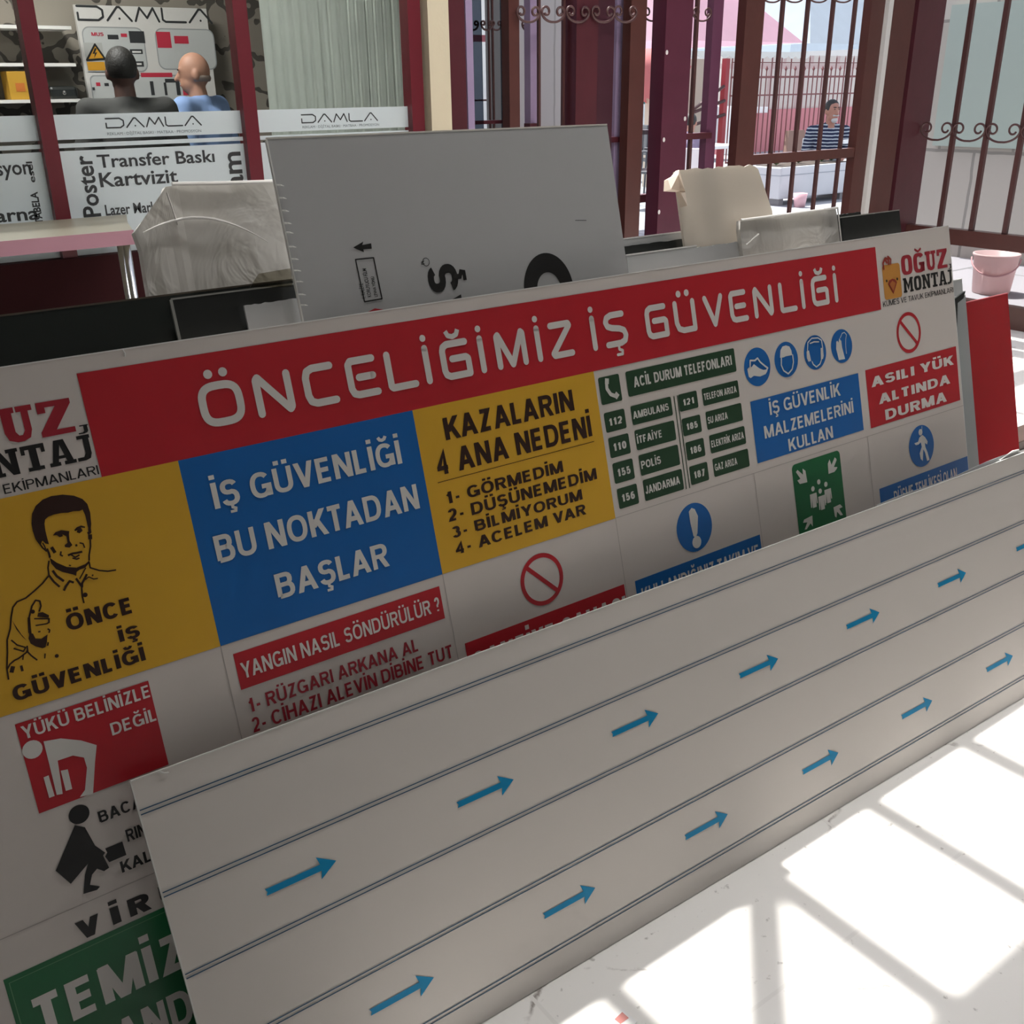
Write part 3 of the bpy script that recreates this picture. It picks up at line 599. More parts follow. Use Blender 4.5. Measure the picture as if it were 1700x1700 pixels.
# ================================================================ window wall (door_1 ...) at the back
def post(name, xl, xr, m, parent, Y=YB, dep=.06, y0=None, y1=None, yref=100):
    z0 = 0 if y1 is None else onY(xl, y1, Y).z; z1 = ZC if y0 is None else onY(xl, y0, Y).z
    return colY(name, xl, xr, Y, dep, m, parent, z0, z1, yref)
def rail(parent, xl, xr, yt, yb, Y, m, dep=.05):
    return obj('rail', box(B(), (onY(xl, yt, Y).x, Y, onY(xl, yb, Y).z), (onY(xr, yt, Y).x, Y + dep, onY(xl, yt, Y).z)), m, parent)
def scroll_pts(w, h):
    """wrought iron C lying open side up: bottom bow with a curl at both ends"""
    r = w * .19; zc = h * .55; half = []
    for k in range(20, -1, -1): a = math.radians(180 - 17 * k); rr = r * (1 - .6 * k / 20); half.append((-w / 2 + r + rr * math.cos(a), zc + rr * math.sin(a)))
    for k in range(1, 9): a = math.pi + math.pi / 2 * k / 9; half.append((w / 2 * math.cos(a), zc * (1 + math.sin(a))))
    return half + [(-x, z) for x, z in half[::-1]]
def scroll(parent, f, w, h, r=.006, m=None):
    """f maps local (s, z) to a world point"""
    return obj('scroll', tube(B(), [f(s, z) for s, z in scroll_pts(w, h)], r, 6), m or M_iron, parent, smooth=True)
w2 = empty('window_2', (3, YB, 0), kind='structure')
post('frame_post', 735.5, 773, M_maroon, w2, YB - .02, .12)
post('frame_edge', 775, 786, M_lilacsheen, w2, YB + .08)
post('window_pane', 786, 801, M_gglass, w2, YB + .1, .006); post('window_pane', 832, 846, M_gglass, w2, YB + .1, .006)
post('window_pane', 801, 832, M_glass, w2, YB + .1, .006)
post('frame_post', 845.5, 862.5, M_brown, w2, YB)
rail(w2, 783, 845, 201, 207, YB + .1, M_maroon)
post('frame_post', 880.5, 893, M_lilacsheen, w2, YB + .15, .05)
post('iron_bar', 894.3, 897.8, M_iron, w2, YB + .05, .015); post('iron_bar', 934.5, 938.3, M_iron, w2, YB + .05, .015); post('iron_bar', 812, 814, M_iron, w2, YB + .3, .01); post('iron_bar', 818, 820.5, M_iron, w2, YB + .3, .01)
post('frame_post', 956.5, 992, M_maroon, w2, YB - .02, .1); post('frame_post', 991, 1018.5, mat('dark_maroon', (.05, .013, .022), .3, var=.15), w2, YB + .05, .08)
post('frame_edge', 1023, 1039, M_lilacsheen, w2, YB + .1); post('frame_edge', 1038, 1046, M_maroon, w2, YB + .08)
post('frame_post', 1045.5, 1071, M_brown, w2, YB)
rail(w2, 880, 893, 205, 213, YB + .12, M_maroon); rail(w2, 1010, 1046, 228, 237, YB + .08, M_maroon)
for xl, w in ((838, 1), (866, 1), (906, 1), (948, 1), (990, 1)):
    p = onY(xl + 9, 37, YB - .03)
for cx in (876, 917, 958, 1000, 1037):
    a = onY(cx - 18.5, 37, YB - .03); b = onY(cx + 18.5, 37, YB - .03); c = (a + b) / 2; wd = b.x - a.x; hh = onY(cx, 6, YB - .03).z - c.z
    scroll(w2, lambda s, z, c=c: Vector((c.x + s, YB - .035, c.z + z)), wd, hh)
for cx, yb_ in ((785, 50), (808, 50), (824, 50), (876, 51)):
    a = onY(cx - 9, yb_, YB + .3); b = onY(cx + 9, yb_, YB + .3); c = (a + b) / 2
    scroll(w2, lambda s, z, c=c: Vector((c.x + s, YB + .3, c.z + z)), b.x - a.x, onY(cx, yb_ - 20, YB + .3).z - c.z, .005)
# narrow side light and the big door post
d1 = empty('door_1', (4.5, YB, 0), kind='structure')
rail(d1, 1070, 1104, 216, 223.5, YB + .08, mat('grey_rail', (.12, .10, .12), .4)); rail(d1, 1050, 1080, 325, 338, YB + .1, M_maroon)
post('iron_bar', 1095.5, 1099, M_iron, d1, YB + .12, .02)
post('window_pane', 1071, 1104, M_glass, d1, YB + .06, .006)
post('door_stile', 1103, 1146.5, mat('door_paint', (.085, .018, .035), .28, .5, var=.2, vs=7), d1, YB - .05, .1)
post('iron_bar', 1153, 1157, M_iron, d1, YB + .12, .02)
post('door_stile', 1180, 1196, mat('door_edge', (.13, .045, .085), .3), d1, YB + .12, .05)
rail(d1, 1140, 1182, 222, 232, YB + .1, M_maroon)
for q in ((1107, 87), (1102, 232), (1094, 352), (1137, 197)):
    c = onY(q[0], q[1], YB - .05); obj('screw_plug', ball(B(), c + Vector((0, -.001, 0)), .009, 1, .3, 1.3), M_pwhite, d1)
for cx in (1084, 1166):
    a = onY(cx - 15, 35, YB + .12); b = onY(cx + 15, 35, YB + .12); c = (a + b) / 2
    scroll(d1, lambda s, z, c=c: Vector((c.x + s, YB + .125, c.z + z)), b.x - a.x, onY(cx, 9, YB + .12).z - c.z, .005)
# grilled door leaf
d2 = empty('door_2', (5.3, YB, 0), kind='structure')
post('door_stile', 1233, 1263, M_brown, d2, YB, .06); post('door_stile', 1437, 1465, M_brown, d2, YB, .06)
p = onY(1246, 256, YB); p2 = onY(1430, 250, YB)
obj('middle_rail', box(B(), (p.x - .03, YB + .005, onY(1330, 268, YB).z), (onY(1437, 100, YB).x, YB + .055, onY(1330, 252, YB).z)), M_brown, d2)
for a in (1294, 1335, 1376, 1412):
    c = onY(a, 100, YB + .02); obj('iron_bar', box(B(), (c.x - .0115, YB + .02, 0), (c.x + .0115, YB + .038, ZC)), M_iron, d2)
for i, cx in enumerate((1281, 1318, 1358, 1398)):
    a = onY(cx - 17, 4, YB + .01); b = onY(cx + 17, 4, YB + .01); c = (a + b) / 2
    scroll(d2, lambda s, z, c=c: Vector((c.x + s, YB + .012, c.z + z)), b.x - a.x, .07, .005)
post('jamb_strip', 1465.5, 1472.5, mat('pale_strip', (.62, .60, .57), .5), d2, YB - .03, .05)
post('door_frame', 1473, 1507, M_brown, d2, YB - .02, .1)
bm = B(); box(bm, (onY(1505, 150, YB).x, YB - .01, 0), (XR + .08, YB + .12, ZC)); obj('corner_post', bm, M_maroon, d2)
# right wall: grilled shop window
w4 = empty('window_4', (XR, 3, 0), kind='structure')
zr0, zr1 = onX(1580, 405, XR).z, onX(1700, 392, XR).z
obj('middle_rail', box(B(), (XR - .03, 1.6, zr0), (XR + .04, YB, zr1)), M_brown, w4)
obj('bottom_rail', box(B(), (XR - .03, 1.6, 0), (XR + .04, YB, onX(1690, 510, XR).z)), mat('bottom_brown', (.10, .045, .035), .4, var=.2), w4)
obj('top_rail', box(B(), (XR - .03, 1.6, ZC - .1), (XR + .04, YB, ZC)), M_brown, w4)
obj('end_post', box(B(), (XR - .03, 1.6, 0), (XR + .05, 1.72, ZC)), M_brown, w4)
ys = [onX(1616, 0, XR).y, onX(1674, 0, XR).y]; dy = ys[0] - ys[1]
for k in range(-1, 8):
    y = ys[0] - k * dy
    if k >= 0: obj('iron_bar', box(B(), (XR - .013, y - .015, zr1), (XR + .013, y + .015, ZC)), M_iron, w4)
    c = Vector((XR - .02, y + dy / 2 * (1), onX(1600, 234, XR).z))
    scroll(w4, lambda s, z, c=c: Vector((c.x, c.y - s, c.z + z)), dy * .97, .13, .007)
obj('window_pane', box(B(), (XR + .02, 1.72, 0), (XR + .026, YB, zr0)), glassmat('dusty_glass', (.86, .84, .84), .08), w4)

# ================================================================ left counter
zt = 1.06
f0, f1, b1, bk = onZ(0, 400, zt), onZ(223, 383, zt), onZ(236, 366, zt), onZ(210, 356, zt)
yf = (f0.y + f1.y) / 2; ybk = min(bk.y, YB - .02)
ct = empty('counter', (0, yf, 0), 'long cream-topped counter with pink front edge and thin chrome legs before the glass partition', 'counter')
out = [(-2.4, yf), (f1.x, yf), (f1.x + .07, yf + (ybk - yf) * .6), (bk.x, ybk), (-2.4, ybk)]
obj('worktop', prism(B(), [Vector((x, y, zt)) for x, y in out], [Vector((x, y, zt - .045)) for x, y in out]), mat('cream_top', (.40, .36, .26), .35, var=.04), ct)
obj('edge_band', box(B(), (-2.4, yf - .004, zt - .047), (f1.x + .002, yf, zt + .001)), mat('pink_edge', (.44, .22, .27), .4), ct)
for x in (f1.x - .02, f1.x - 1.6, f1.x - 3.1):
    for y in (yf + .03, yf + .10):
        obj('leg', tube(B(), [(x, y, 0), (x, y, zt - .045)], .013, 10), M_chrome, ct, smooth=True)
obj('stretcher', tube(B(), [(f1.x - 3.1, yf + .065, .15), (f1.x - .02, yf + .065, .15)], .009, 8), M_chrome, ct)
# ================================================================ SHEETS LEANING BEHIND THE SIGN
TT = math.tan(T1)
def vfloor(off): return -off * TT + .002
def leaning(name, label, cat, off, th, m, u0, u1, v1, group=None, edge=None, jit=.001, v0=None):
    r = empty(name, SG.at((u0 + u1) / 2, vfloor(off), off), label, cat, group)
    obj('sheet', pslab(B(), SG, sheet_top(u0, u1, vfloor(off - th) if v0 is None else v0, v1, 20, jit), off, th), m, r)
    if edge:
        bm = B(); box(bm, (0, 0, 0), (0, 0, 0)); bm.clear()
        pslab(bm, SG, [(u0, v1 - .0005), (u1, v1 - .0005), (u1, v1 + .0022), (u0, v1 + .0022)], off + .0006, th); obj('cut_edge', bm, edge, r)
    return r
def U(x, y, off=0.): return SG.uv(x, y, off)[0]
def V(x, y, off=0.): return SG.uv(x, y, off)[1]
# big grey board with black print
o = -.02
gb = leaning('plastic_board', 'large mid-grey board with black arrow and letters, standing tallest behind the safety sign', 'board', o, .006, M_grey, U(443, 230, o), U(1008, 208, o), V(700, 220, o), edge=mat('grey_cut', (.62, .60, .55), .6))
bm = B()
def G(x, y): return SG.uv(x, y, o)
face(bm, SG, [G(586, 411), G(603, 401), G(601, 407), G(616, 404), G(617, 413), G(603, 414), G(604, 419)], o + .0006)
fr = [G(590, 431), G(620, 428), G(634, 496), G(605, 501)]
for i in range(4):
    stroke(bm, SG, [fr[i], fr[(i + 1) % 4]], .0022, o + .0006)
obj('black_arrow', bm, M_black, gb)
bm = B()
vtext(bm, SG, 'KORUYUCU FİLM', V(622, 492, o), V(612, 445, o), U(612, 470, o), .007, o + .0006, .01, up=True)
vtext(bm, SG, 'LEVHA YÖNÜ', V(616, 494, o), V(612, 460, o), U(620, 470, o) + .003, .006, o + .0006, .01, up=True)
vtext(bm, SG, '1. KALİTE', V(612, 494, o), V(605, 470, o), U(604, 480, o), .007, o + .0006, .01, up=True)
q0, q1 = V(722, 440, o), V(722, 490, o); ctext(bm, SG, 'AŞ', q1 - (q0 - q1) * 1.25, q0, U(761, 465, o), U(761, 465, o) - U(711, 470, o), o + .0006, .21, up=True)
a = G(707, 435); ring(bm, SG, a[0], a[1], .0075, .0012, o + .0006, 20); vtext(bm, SG, 'R', a[1] - .0035, a[1] + .0035, a[0] - .0035, .007, o + .0007, 0, up=True)
stroke(bm, SG, [G(955, 366), G(973, 366)], .0012, o + .0006)
# large round letter, only its upper half shows
c = G(912, 482); r_ = U(960, 470, o) - c[0]
for i in range(40):
    a0, a1 = math.radians(-40 + 6.5 * i), math.radians(-40 + 6.5 * (i + 1)); R0, R1 = .060, .029; q = 1.18
    face(bm, SG, [(c[0] + R * math.cos(t), c[1] + q * R * math.sin(t)) for R, t in ((R1, a0), (R0, a0), (R0, a1), (R1, a1))], o + .0006)
obj('black_lettering', bm, M_black, gb)
bm = B(); face(bm, SG, [G(608, 519), G(637, 514), G(622, 512)], o + .0006); obj('red_arrow', bm, M_red, gb)
bm = B(); e0, e1 = G(443, 232), G(508, 522)
for k in range(11):
    t = .25 + .07 * k + random.uniform(-.01, .01); v = e0[1] + (e1[1] - e0[1]) * t
    tube(bm, [SG.at(e0[0] + .001, v, o + .001), SG.at(e0[0] + .006, v - .001, o + .004), SG.at(e0[0] + .013, v - .0025, o + .001)], [.0016, .0012, .0004], 5)
pslab(bm, SG, [(e0[0] - .0015, vfloor(o)), (e0[0] + .001, vfloor(o)), (e0[0] + .001, e0[1]), (e0[0] - .0015, e0[1])], o + .0005, .006)
obj('torn_film', bm, mat('film_rag', (.75, .75, .72), .4), gb)
# left group
o = -.035; leaning('plastic_board', 'small light grey board tucked between the black boards and the tall grey one', 'board', o, .005, M_lgrey, U(405, 507, o), U(520, 495, o), V(450, 501, o))
o = -.05; k_ = leaning('plastic_board', 'black board with a pale cut left edge, in front of the wider black board', 'board', o, .006, M_blk, U(285, 497, o), U(530, 470, o), V(400, 483, o), edge=mat('dull_cut', (.28, .28, .26), .5))
bm = B(); u = U(285, 500, o); pslab(bm, SG, [(u - .003, vfloor(o)), (u + .0015, vfloor(o)), (u + .0015, V(400, 483, o)), (u - .003, V(400, 483, o))], o + .0006, .006); obj('cut_edge', bm, mat('dull_cut', (.28, .28, .26), .5), k_)
o = -.065; leaning('plastic_board', 'wide greenish-black board whose top runs off the left side of the photo', 'board', o, .006, mat('green_black', (.012, .017, .014), .38, var=.1), U(-90, 520, o), U(560, 462, o), V(300, 488, o), edge=mat('thin_brown_cut', (.09, .07, .05), .5))
# wrapped stack left
o = -.085
wp = empty('wrapped_sheets', SG.at(.5, vfloor(o), o), 'stack of sheets in crumpled clear wrapping, left of the tall grey board', 'package')
tl = SG.uv(275, 310, o); tr_ = SG.uv(456, 303, o); lm = SG.uv(224, 385, o); bl = SG.uv(245, 482, o)
def crumple(name, out, o, th, parent, nx=26, amp=.004):
    """wrapped slab: grid surface inside outline with creases, closed at the back"""
    bm = prism(B(), [SG.at(u, v, o) for u, v in out], [SG.at(u, v, o - th) for u, v in out])
    bmesh.ops.triangulate(bm, faces=bm.faces[:]); bmesh.ops.subdivide_edges(bm, edges=bm.edges[:], cuts=5, use_grid_fill=True)
    for v in bm.verts:
        p = v.co; k = math.sin(p.x * 31 + p.z * 17) + math.sin(p.x * 13 - p.z * 41 + 2) + .6 * math.sin(p.x * 71 + p.z * 57)
        v.co += SG.n * k * amp * .5
    return obj(name, bm, M_wrap, parent, smooth=False)
crumple('wrapping', [(lm[0] + .02, vfloor(o) + .004), (tr_[0] + .06, vfloor(o) + .004), (tr_[0] + .055, bl[1] + .01), (tr_[0] + .004, tr_[1]), (tl[0] + .02, tl[1] + .002), (tl[0], tl[1]), (tl[0] - .012, tl[1] - .02), (lm[0], lm[1]), (lm[0] + .004, lm[1] - .03), (bl[0], bl[1] - .02)], o, .02, wp)
bm = B()
tube(bm, [SG.at(tl[0] + .01, tl[1] + .003, o + .003), SG.at((tl[0] + tr_[0]) / 2, tl[1] - .001, o + .004), SG.at(tr_[0], tr_[1] + .001, o + .003)], .0035, 6)
tube(bm, [SG.at(lm[0] + .01 + .2 * t, lm[1] - .01 + .035 * math.sin(2.2 * t + .2) - .05 * t * t, o + .008) for t in [i / 12 for i in range(13)]], [.0006 + .0018 * math.sin(math.pi * i / 12) for i in range(13)], 6)
tube(bm, [SG.at(tl[0] - .002, tl[1] - .01, o + .005), SG.at(tl[0] + .004, tl[1] - .06, o + .005)], .0015, 5)
obj('film_fold', bm, mat('film_fold', (.8, .78, .75), .25), wp)
bm = B(); a = SG.uv(412, 465, -.045); b = SG.uv(480, 452, -.045); prism(bm, [SG.at(a[0], a[1] - .012, -.043), SG.at(b[0], b[1] - .024, -.043), SG.at(b[0] + .004, b[1] + .006, -.043), SG.at(a[0] + .02, a[1] + .008, -.043)], [SG.at(a[0], a[1] - .012, -.045), SG.at(b[0], b[1] - .024, -.045), SG.at(b[0] + .004, b[1] + .006, -.047), SG.at(a[0] + .02, a[1] + .008, -.047)]); obj('film_tail', bm, glassmat('clear_film', (.7, .68, .62), .35, .2), wp)
# right group
o = -.03; leaning('plastic_board', 'grey board just right of the tallest grey board, dark gap at its end', 'board', o, .005, M_lgrey, U(1040, 425, o), U(1157, 412, o), V(1100, 416, o), edge=M_edge)
o = -.045; leaning('plastic_board', 'plain grey board below the cream card, right of the dark gap', 'board', o, .006, M_lgrey, U(1150, 412, o), U(1229, 400, o), V(1205, 404, o))
o = -.075; leaning('plastic_board', 'narrow black board showing as a strip left of the cream card', 'board', o, .005, M_blk, U(1030, 410, o), U(1160, 392, o), V(1085, 403, o))
o = -.09; leaning('plastic_board', 'pale grey board showing as a thin band above the narrow black strip', 'board', o, .006, M_lgrey, U(1030, 396, o), U(1150, 385, o), V(1085, 391, o), edge=M_edge)
o = -.06
cc = empty('card_sheet', SG.at(1.8, vfloor(o), o), 'cream cardboard sheet with a torn top and a folded flap at its left corner', 'card')
a, b = SG.uv(1120, 283, o), SG.uv(1253, 274, o); ur = SG.uv(1282, 350, o)[0]
pts = [(a[0] + .012, vfloor(o)), (ur + .01, vfloor(o)), (ur, V(1282, 350, o)), (b[0] + .01, b[1] - .01)]
for k in range(16): t = k / 15; pts.append((b[0] + (a[0] - b[0]) * t, b[1] + (a[1] - b[1]) * t + random.uniform(-.003, .003)))
obj('card', pslab(B(), SG, pts, o, .006), M_creamsheet, cc)
def F(x, y, q): u, v = SG.uv(x, y, o); return SG.at(u, v, o + q)
bm = B(); fl = [(1121, 284), (1113, 294), (1102, 300), (1101, 318), (1122, 319), (1128, 345), (1131, 320)]
prism(bm, [F(x, y, .002 + .012 * (i % 2) + .01) for i, (x, y) in enumerate(fl)], [F(x, y, .001) for i, (x, y) in enumerate(fl)])
obj('folded_flap', bm, mat('torn_paper', (.80, .70, .60), .7, trans=.3), cc)
o = -.035
wq = empty('wrapped_sheets', SG.at(2, vfloor(o), o), 'low cream stack of sheets in clear film, right of the cream card', 'package')
p = [SG.uv(*q, o) for q in ((1235, 420), (1395, 405), (1388, 346), (1228, 366))]
crumple('wrapping', [(p[0][0], vfloor(o) + .004), (p[1][0], vfloor(o) + .004), (p[1][0], p[2][1] - .01), p[2], ((p[2][0] + p[3][0]) / 2, p[2][1] - .002), p[3], (p[3][0] - .004, p[3][1] - .02)], o, .012, wq, amp=.002)
bm = B(); tube(bm, [SG.at(p[3][0], p[3][1], o + .004), SG.at(p[2][0], p[2][1] + .001, o + .004)], .0028, 6); tube(bm, [SG.at(p[2][0] + .001, p[2][1], o + .004), SG.at(p[1][0], p[1][1], o + .004)], .0018, 6); tube(bm, [SG.at(p[3][0] + .005, p[3][1] - .055, o + .006), SG.at(p[3][0] + .05, p[3][1] - .035, o + .006)], .0015, 5); obj('film_fold', bm, mat('film_fold', (.8, .78, .75), .25), wq)
o = -.045; leaning('plastic_board', 'black board at the right end of the row, beside the low wrapped stack', 'board', o, .006, M_blk, U(1395, 362, o) + .002, U(1493, 350, o), V(1440, 356, o), edge=mat('dull_cut', (.28, .28, .26), .5))
o = -.062; leaning('plastic_board', 'dark board of which only a short top corner shows behind the right black board', 'board', o, .005, M_blk, U(1360, 364, o), U(1429, 352, o), V(1410, 354, o))
# past the right end of the sign
o = -.03; leaning('plastic_board', 'tall narrow grey board edge standing out past the right end of the safety sign', 'board', o, .006, mat('bluish_grey_sheet', (.36, .38, .39), .35), U(1560, 500, o), U(1601, 485, o) + .004, V(1595, 492, o), edge=M_edge, jit=.003)
o = -.045; leaning('plastic_board', 'pale grey board peeping out just above the dark torn corner beside the sign', 'board', o, .006, M_lgrey, U(1560, 470, o), U(1597, 464, o), V(1590, 465, o), edge=M_edge)
o = -.012
bm = B(); p = [SG.uv(*q, o) for q in ((1580, 500), (1603, 483), (1600, 495), (1590, 503), (1590, 560))]
pslab(bm, SG, [(p[0][0], vfloor(o)), (p[0][0] + .012, vfloor(o)), (p[4][0] - .004, p[4][1]), (p[3][0], p[3][1]), (p[2][0], p[2][1]), (p[1][0], p[1][1]), (p[0][0], p[0][1])], o, .006)
tag(obj('foam_offcut', bm, M_blk), 'black torn foam strip sticking out beyond the upper right edge of the safety sign', 'offcut')
o = -.06
rb = empty('acrylic_sheet', SG.at(2.9, vfloor(o), o), 'glossy red sheet standing at the far right end of the row', 'sheet')
p = [SG.uv(*q, o) for q in ((1603, 503), (1673, 487))]
obj('sheet', pslab(B(), SG, [(p[0][0] - .06, vfloor(o)), (p[1][0] + .002, vfloor(o)), (p[1][0], p[1][1]), (p[0][0] - .06, p[1][1])], o, .005), M_redb, rb)
bm = B(); pslab(bm, SG, [(p[0][0] - .06, p[1][1] - .001), (p[1][0], p[1][1] - .001), (p[1][0], p[1][1] + .0015), (p[0][0] - .06, p[1][1] + .0015)], o + .0005, .005); obj('cut_edge', bm, mat('pink_cut', (.6, .12, .14), .4), rb)
bt = onZ(1672, 752, 0)
tag(obj('timber_batten', box(B(), (bt.x - .15, bt.y - .02, 0), (bt.x + 1.1, bt.y + .1, .045), .004), mat('raw_timber', (.045, .024, .017), .6, var=.25, vs=14)), 'brown timber batten lying on the floor beyond the red sheet', 'batten')

# ================================================================ THE SAFETY SIGN
UL, UR = .0284, 2.541; VT = 1.1885; VA, VBn, VC, VD = 1.1642, 1.0115, .7112, .3983
K = [.0284 + .4178 * i for i in range(7)]
sg = empty('safety_sign', SG.at(1.3, 0, 0), 'wide white workplace safety sign with red headline banner, yellow, blue and green printed fields', 'sign')
obj('board', pslab(B(), SG, sheet_top(UL - .07, UR, .002, VT, 40, .0006), 0, .005), M_white, sg)
bm = B(); pslab(bm, SG, [(UL - .07, VT - .0006), (UR, VT - .0006), (UR, VT + .0012), (UL - .07, VT + .0012)], .0004, .005); pslab(bm, SG, [(UR - .0004, .002), (UR + .0014, .002), (UR + .0014, VT), (UR - .0004, VT)], .0003, .005)
a = SG.uv(203, 580); tube(bm, [SG.at(a[0], VT, .001), SG.at(a[0] + .002, VT - .006, .002), SG.at(a[0] + .001, VT - .011, .001)], .0009, 5); obj('cut_edge', bm, M_edge, sg)
S = lambda x, y: SG.uv(x, y)
L1, L2, L3 = .0005, .0010, .0014
def panel(name, u0, v0, u1, v1, m, r=0., o=L1): return obj(name, rect_bm(u0, v0, u1, v1, o, r), m, sg)
def rect_bm(u0, v0, u1, v1, o, r=0.): bm = B(); rect(bm, SG, u0, v0, u1, v1, o, r); return bm
def crop(x0, y0, s): return lambda x, y: (x0 + x / s, y0 + y / s)
def T(bm, s, L, R, base, top, bold=.03, ref=None, o=L2):
    v0 = S(*base)[1]; text(bm, SG, s, S(*L)[0], S(*R)[0], v0, S(*top)[1] - v0, o, bold, ref)
# fine grid
bm = B(); g = .0013
for u in K[1:6]: rect(bm, SG, u - g / 2, .02, u + g / 2, VC, L1)
for v in (VC, VD): rect(bm, SG, UL, v - g / 2, UR, v + g / 2, L1 * .9)
obj('grid_line', bm, M_gline, sg)
# headline
hb = panel('red_banner', .3327, VBn, 2.2216, VA, M_red)
bm = B()
A1, A2, A3 = crop(300, 520, 4.25), crop(660, 480, 4.25), crop(1040, 420, 4.25)
def uu(A, x, y): return S(*A(x, y))[0]
vb, vt = 1.0497, 1.1195; hh = vt - vb; sw = .0125
def st(pts, **k): stroke(bm, SG, pts, sw, L2, **k)
def lt(ch, a, b):
    a += sw / 2; b -= sw / 2; lo, hi = vb + sw / 2, vt - sw / 2; w = b - a; h = hi - lo; c = .22 * w
    P_ = lambda *q: [(a + x * w, lo + y * h) for x, y in q]
    base = {'Ö': 'O', 'Ğ': 'G', 'İ': 'I', 'Ş': 'S', 'Ü': 'U'}.get(ch, ch)
    if base == 'O':
        st([(a + w / 2 + w / 2 * math.copysign(abs(math.cos(t)) ** .62, math.cos(t)), lo + h / 2 + h / 2 * math.copysign(abs(math.sin(t)) ** .62, math.sin(t))) for t in [math.pi * 2 * i / 32 for i in range(32)]], closed=True)
    elif base == 'N': st(P_((0, 0), (0, .93), (.06, 1), (.94, 0), (1, .07), (1, 1)), caps=True)
    elif base == 'C': st(P_((.95, 1), (.28, 1), (.08, .93), (0, .75), (0, .25), (.08, .07), (.28, 0), (1, 0)))
    elif base == 'E': st(P_((.95, 1), (.1, 1), (0, .9), (0, .2), (.08, .05), (.25, 0), (1, 0))); st(P_((.35, .5), (.9, .5)))
    elif base == 'L': st(P_((0, 1), (0, .05), (.06, 0), (1, 0)))
    elif base == 'I': st([(a + w / 2, lo), (a + w / 2, hi)])
    elif base == 'G': st(P_((.95, 1), (.2, 1), (.05, .93), (0, .8), (0, .2), (.05, .07), (.2, 0), (1, 0), (1, .47), (.92, .53), (.35, .53)))
    elif base == 'M': st(P_((0, 0), (0, .95), (.05, 1), (.5, 0), (.95, 1), (1, .95), (1, 0)))
    elif base == 'Z': st(P_((0, 1), (.95, 1), (1, .93), (0, .07), (.06, 0), (1, 0)))
    elif base == 'S': st(P_((.9, 1), (.3, 1), (.08, .93), (0, .78), (.08, .63), (.3, .56), (.7, .5), (.92, .42), (1, .25), (.92, .07), (.7, 0), (0, 0)))
    elif base == 'U': st(P_((0, 1), (0, .3), (.1, .08), (.35, 0), (1, 0), (1, 1)))
    elif base == 'V': st(P_((0, 1), (.5, 0), (1, 1)))
    m_ = (a + b) / 2
    if ch == 'İ': disc(bm, SG, m_, vt + .0115, .0062, L2, 14)
    if ch in 'ÖÜ': disc(bm, SG, m_ - .012, vt + .0125, .0072, L2, 14); disc(bm, SG, m_ + .012, vt + .0125, .0072, L2, 14)
    if ch == 'Ğ': stroke(bm, SG, [(m_ - .013, vt + .017), (m_ - .009, vt + .0085), (m_, vt + .0055), (m_ + .009, vt + .0085), (m_ + .013, vt + .017)], .009, L2, caps=False)
    if ch == 'Ş': stroke(bm, SG, [(m_ + .002, vb), (m_ + .002, vb - .006), (m_ + .010, vb - .009), (m_ + .009, vb - .016), (m_ - .004, vb - .016)], .006, L2)
ttl = [('Ö', A1, (115, 600), (450, 640)), ('N', A1, (555, 750), (820, 690)), ('C', A1, (860, 500), (1100, 480)), ('E', A1, (1165, 440), (1395, 430)), ('L', A1, (1440, 380), (1685, 510)),
 ('İ', A2, (183, 530), (228, 530)), ('Ğ', A2, (300, 500), (530, 560)), ('İ', A2, (568, 450), (612, 450)), ('M', A2, (690, 450), (920, 480)), ('İ', A2, (968, 380), (1012, 380)), ('Z', A2, (1065, 340), (1240, 370)), ('İ', A2, (1358, 310), (1402, 310)), ('Ş', A2, (1450, 260), (1628, 330)),
 ('G', A3, (130, 480), (295, 500)), ('Ü', A3, (330, 430), (490, 450)), ('V', A3, (540, 390), (680, 360)), ('E', A3, (722, 370), (850, 350)), ('N', A3, (893, 350), (1030, 330)), ('L', A3, (1072, 290), (1205, 380)), ('İ', A3, (1220, 280), (1258, 280)), ('Ğ', A3, (1300, 250), (1425, 280)), ('İ', A3, (1452, 230), (1490, 230))]
for ch, A, p, q in ttl: lt(ch, uu(A, *p), uu(A, *q))
obj('headline_lettering', bm, M_pwhite, hb)
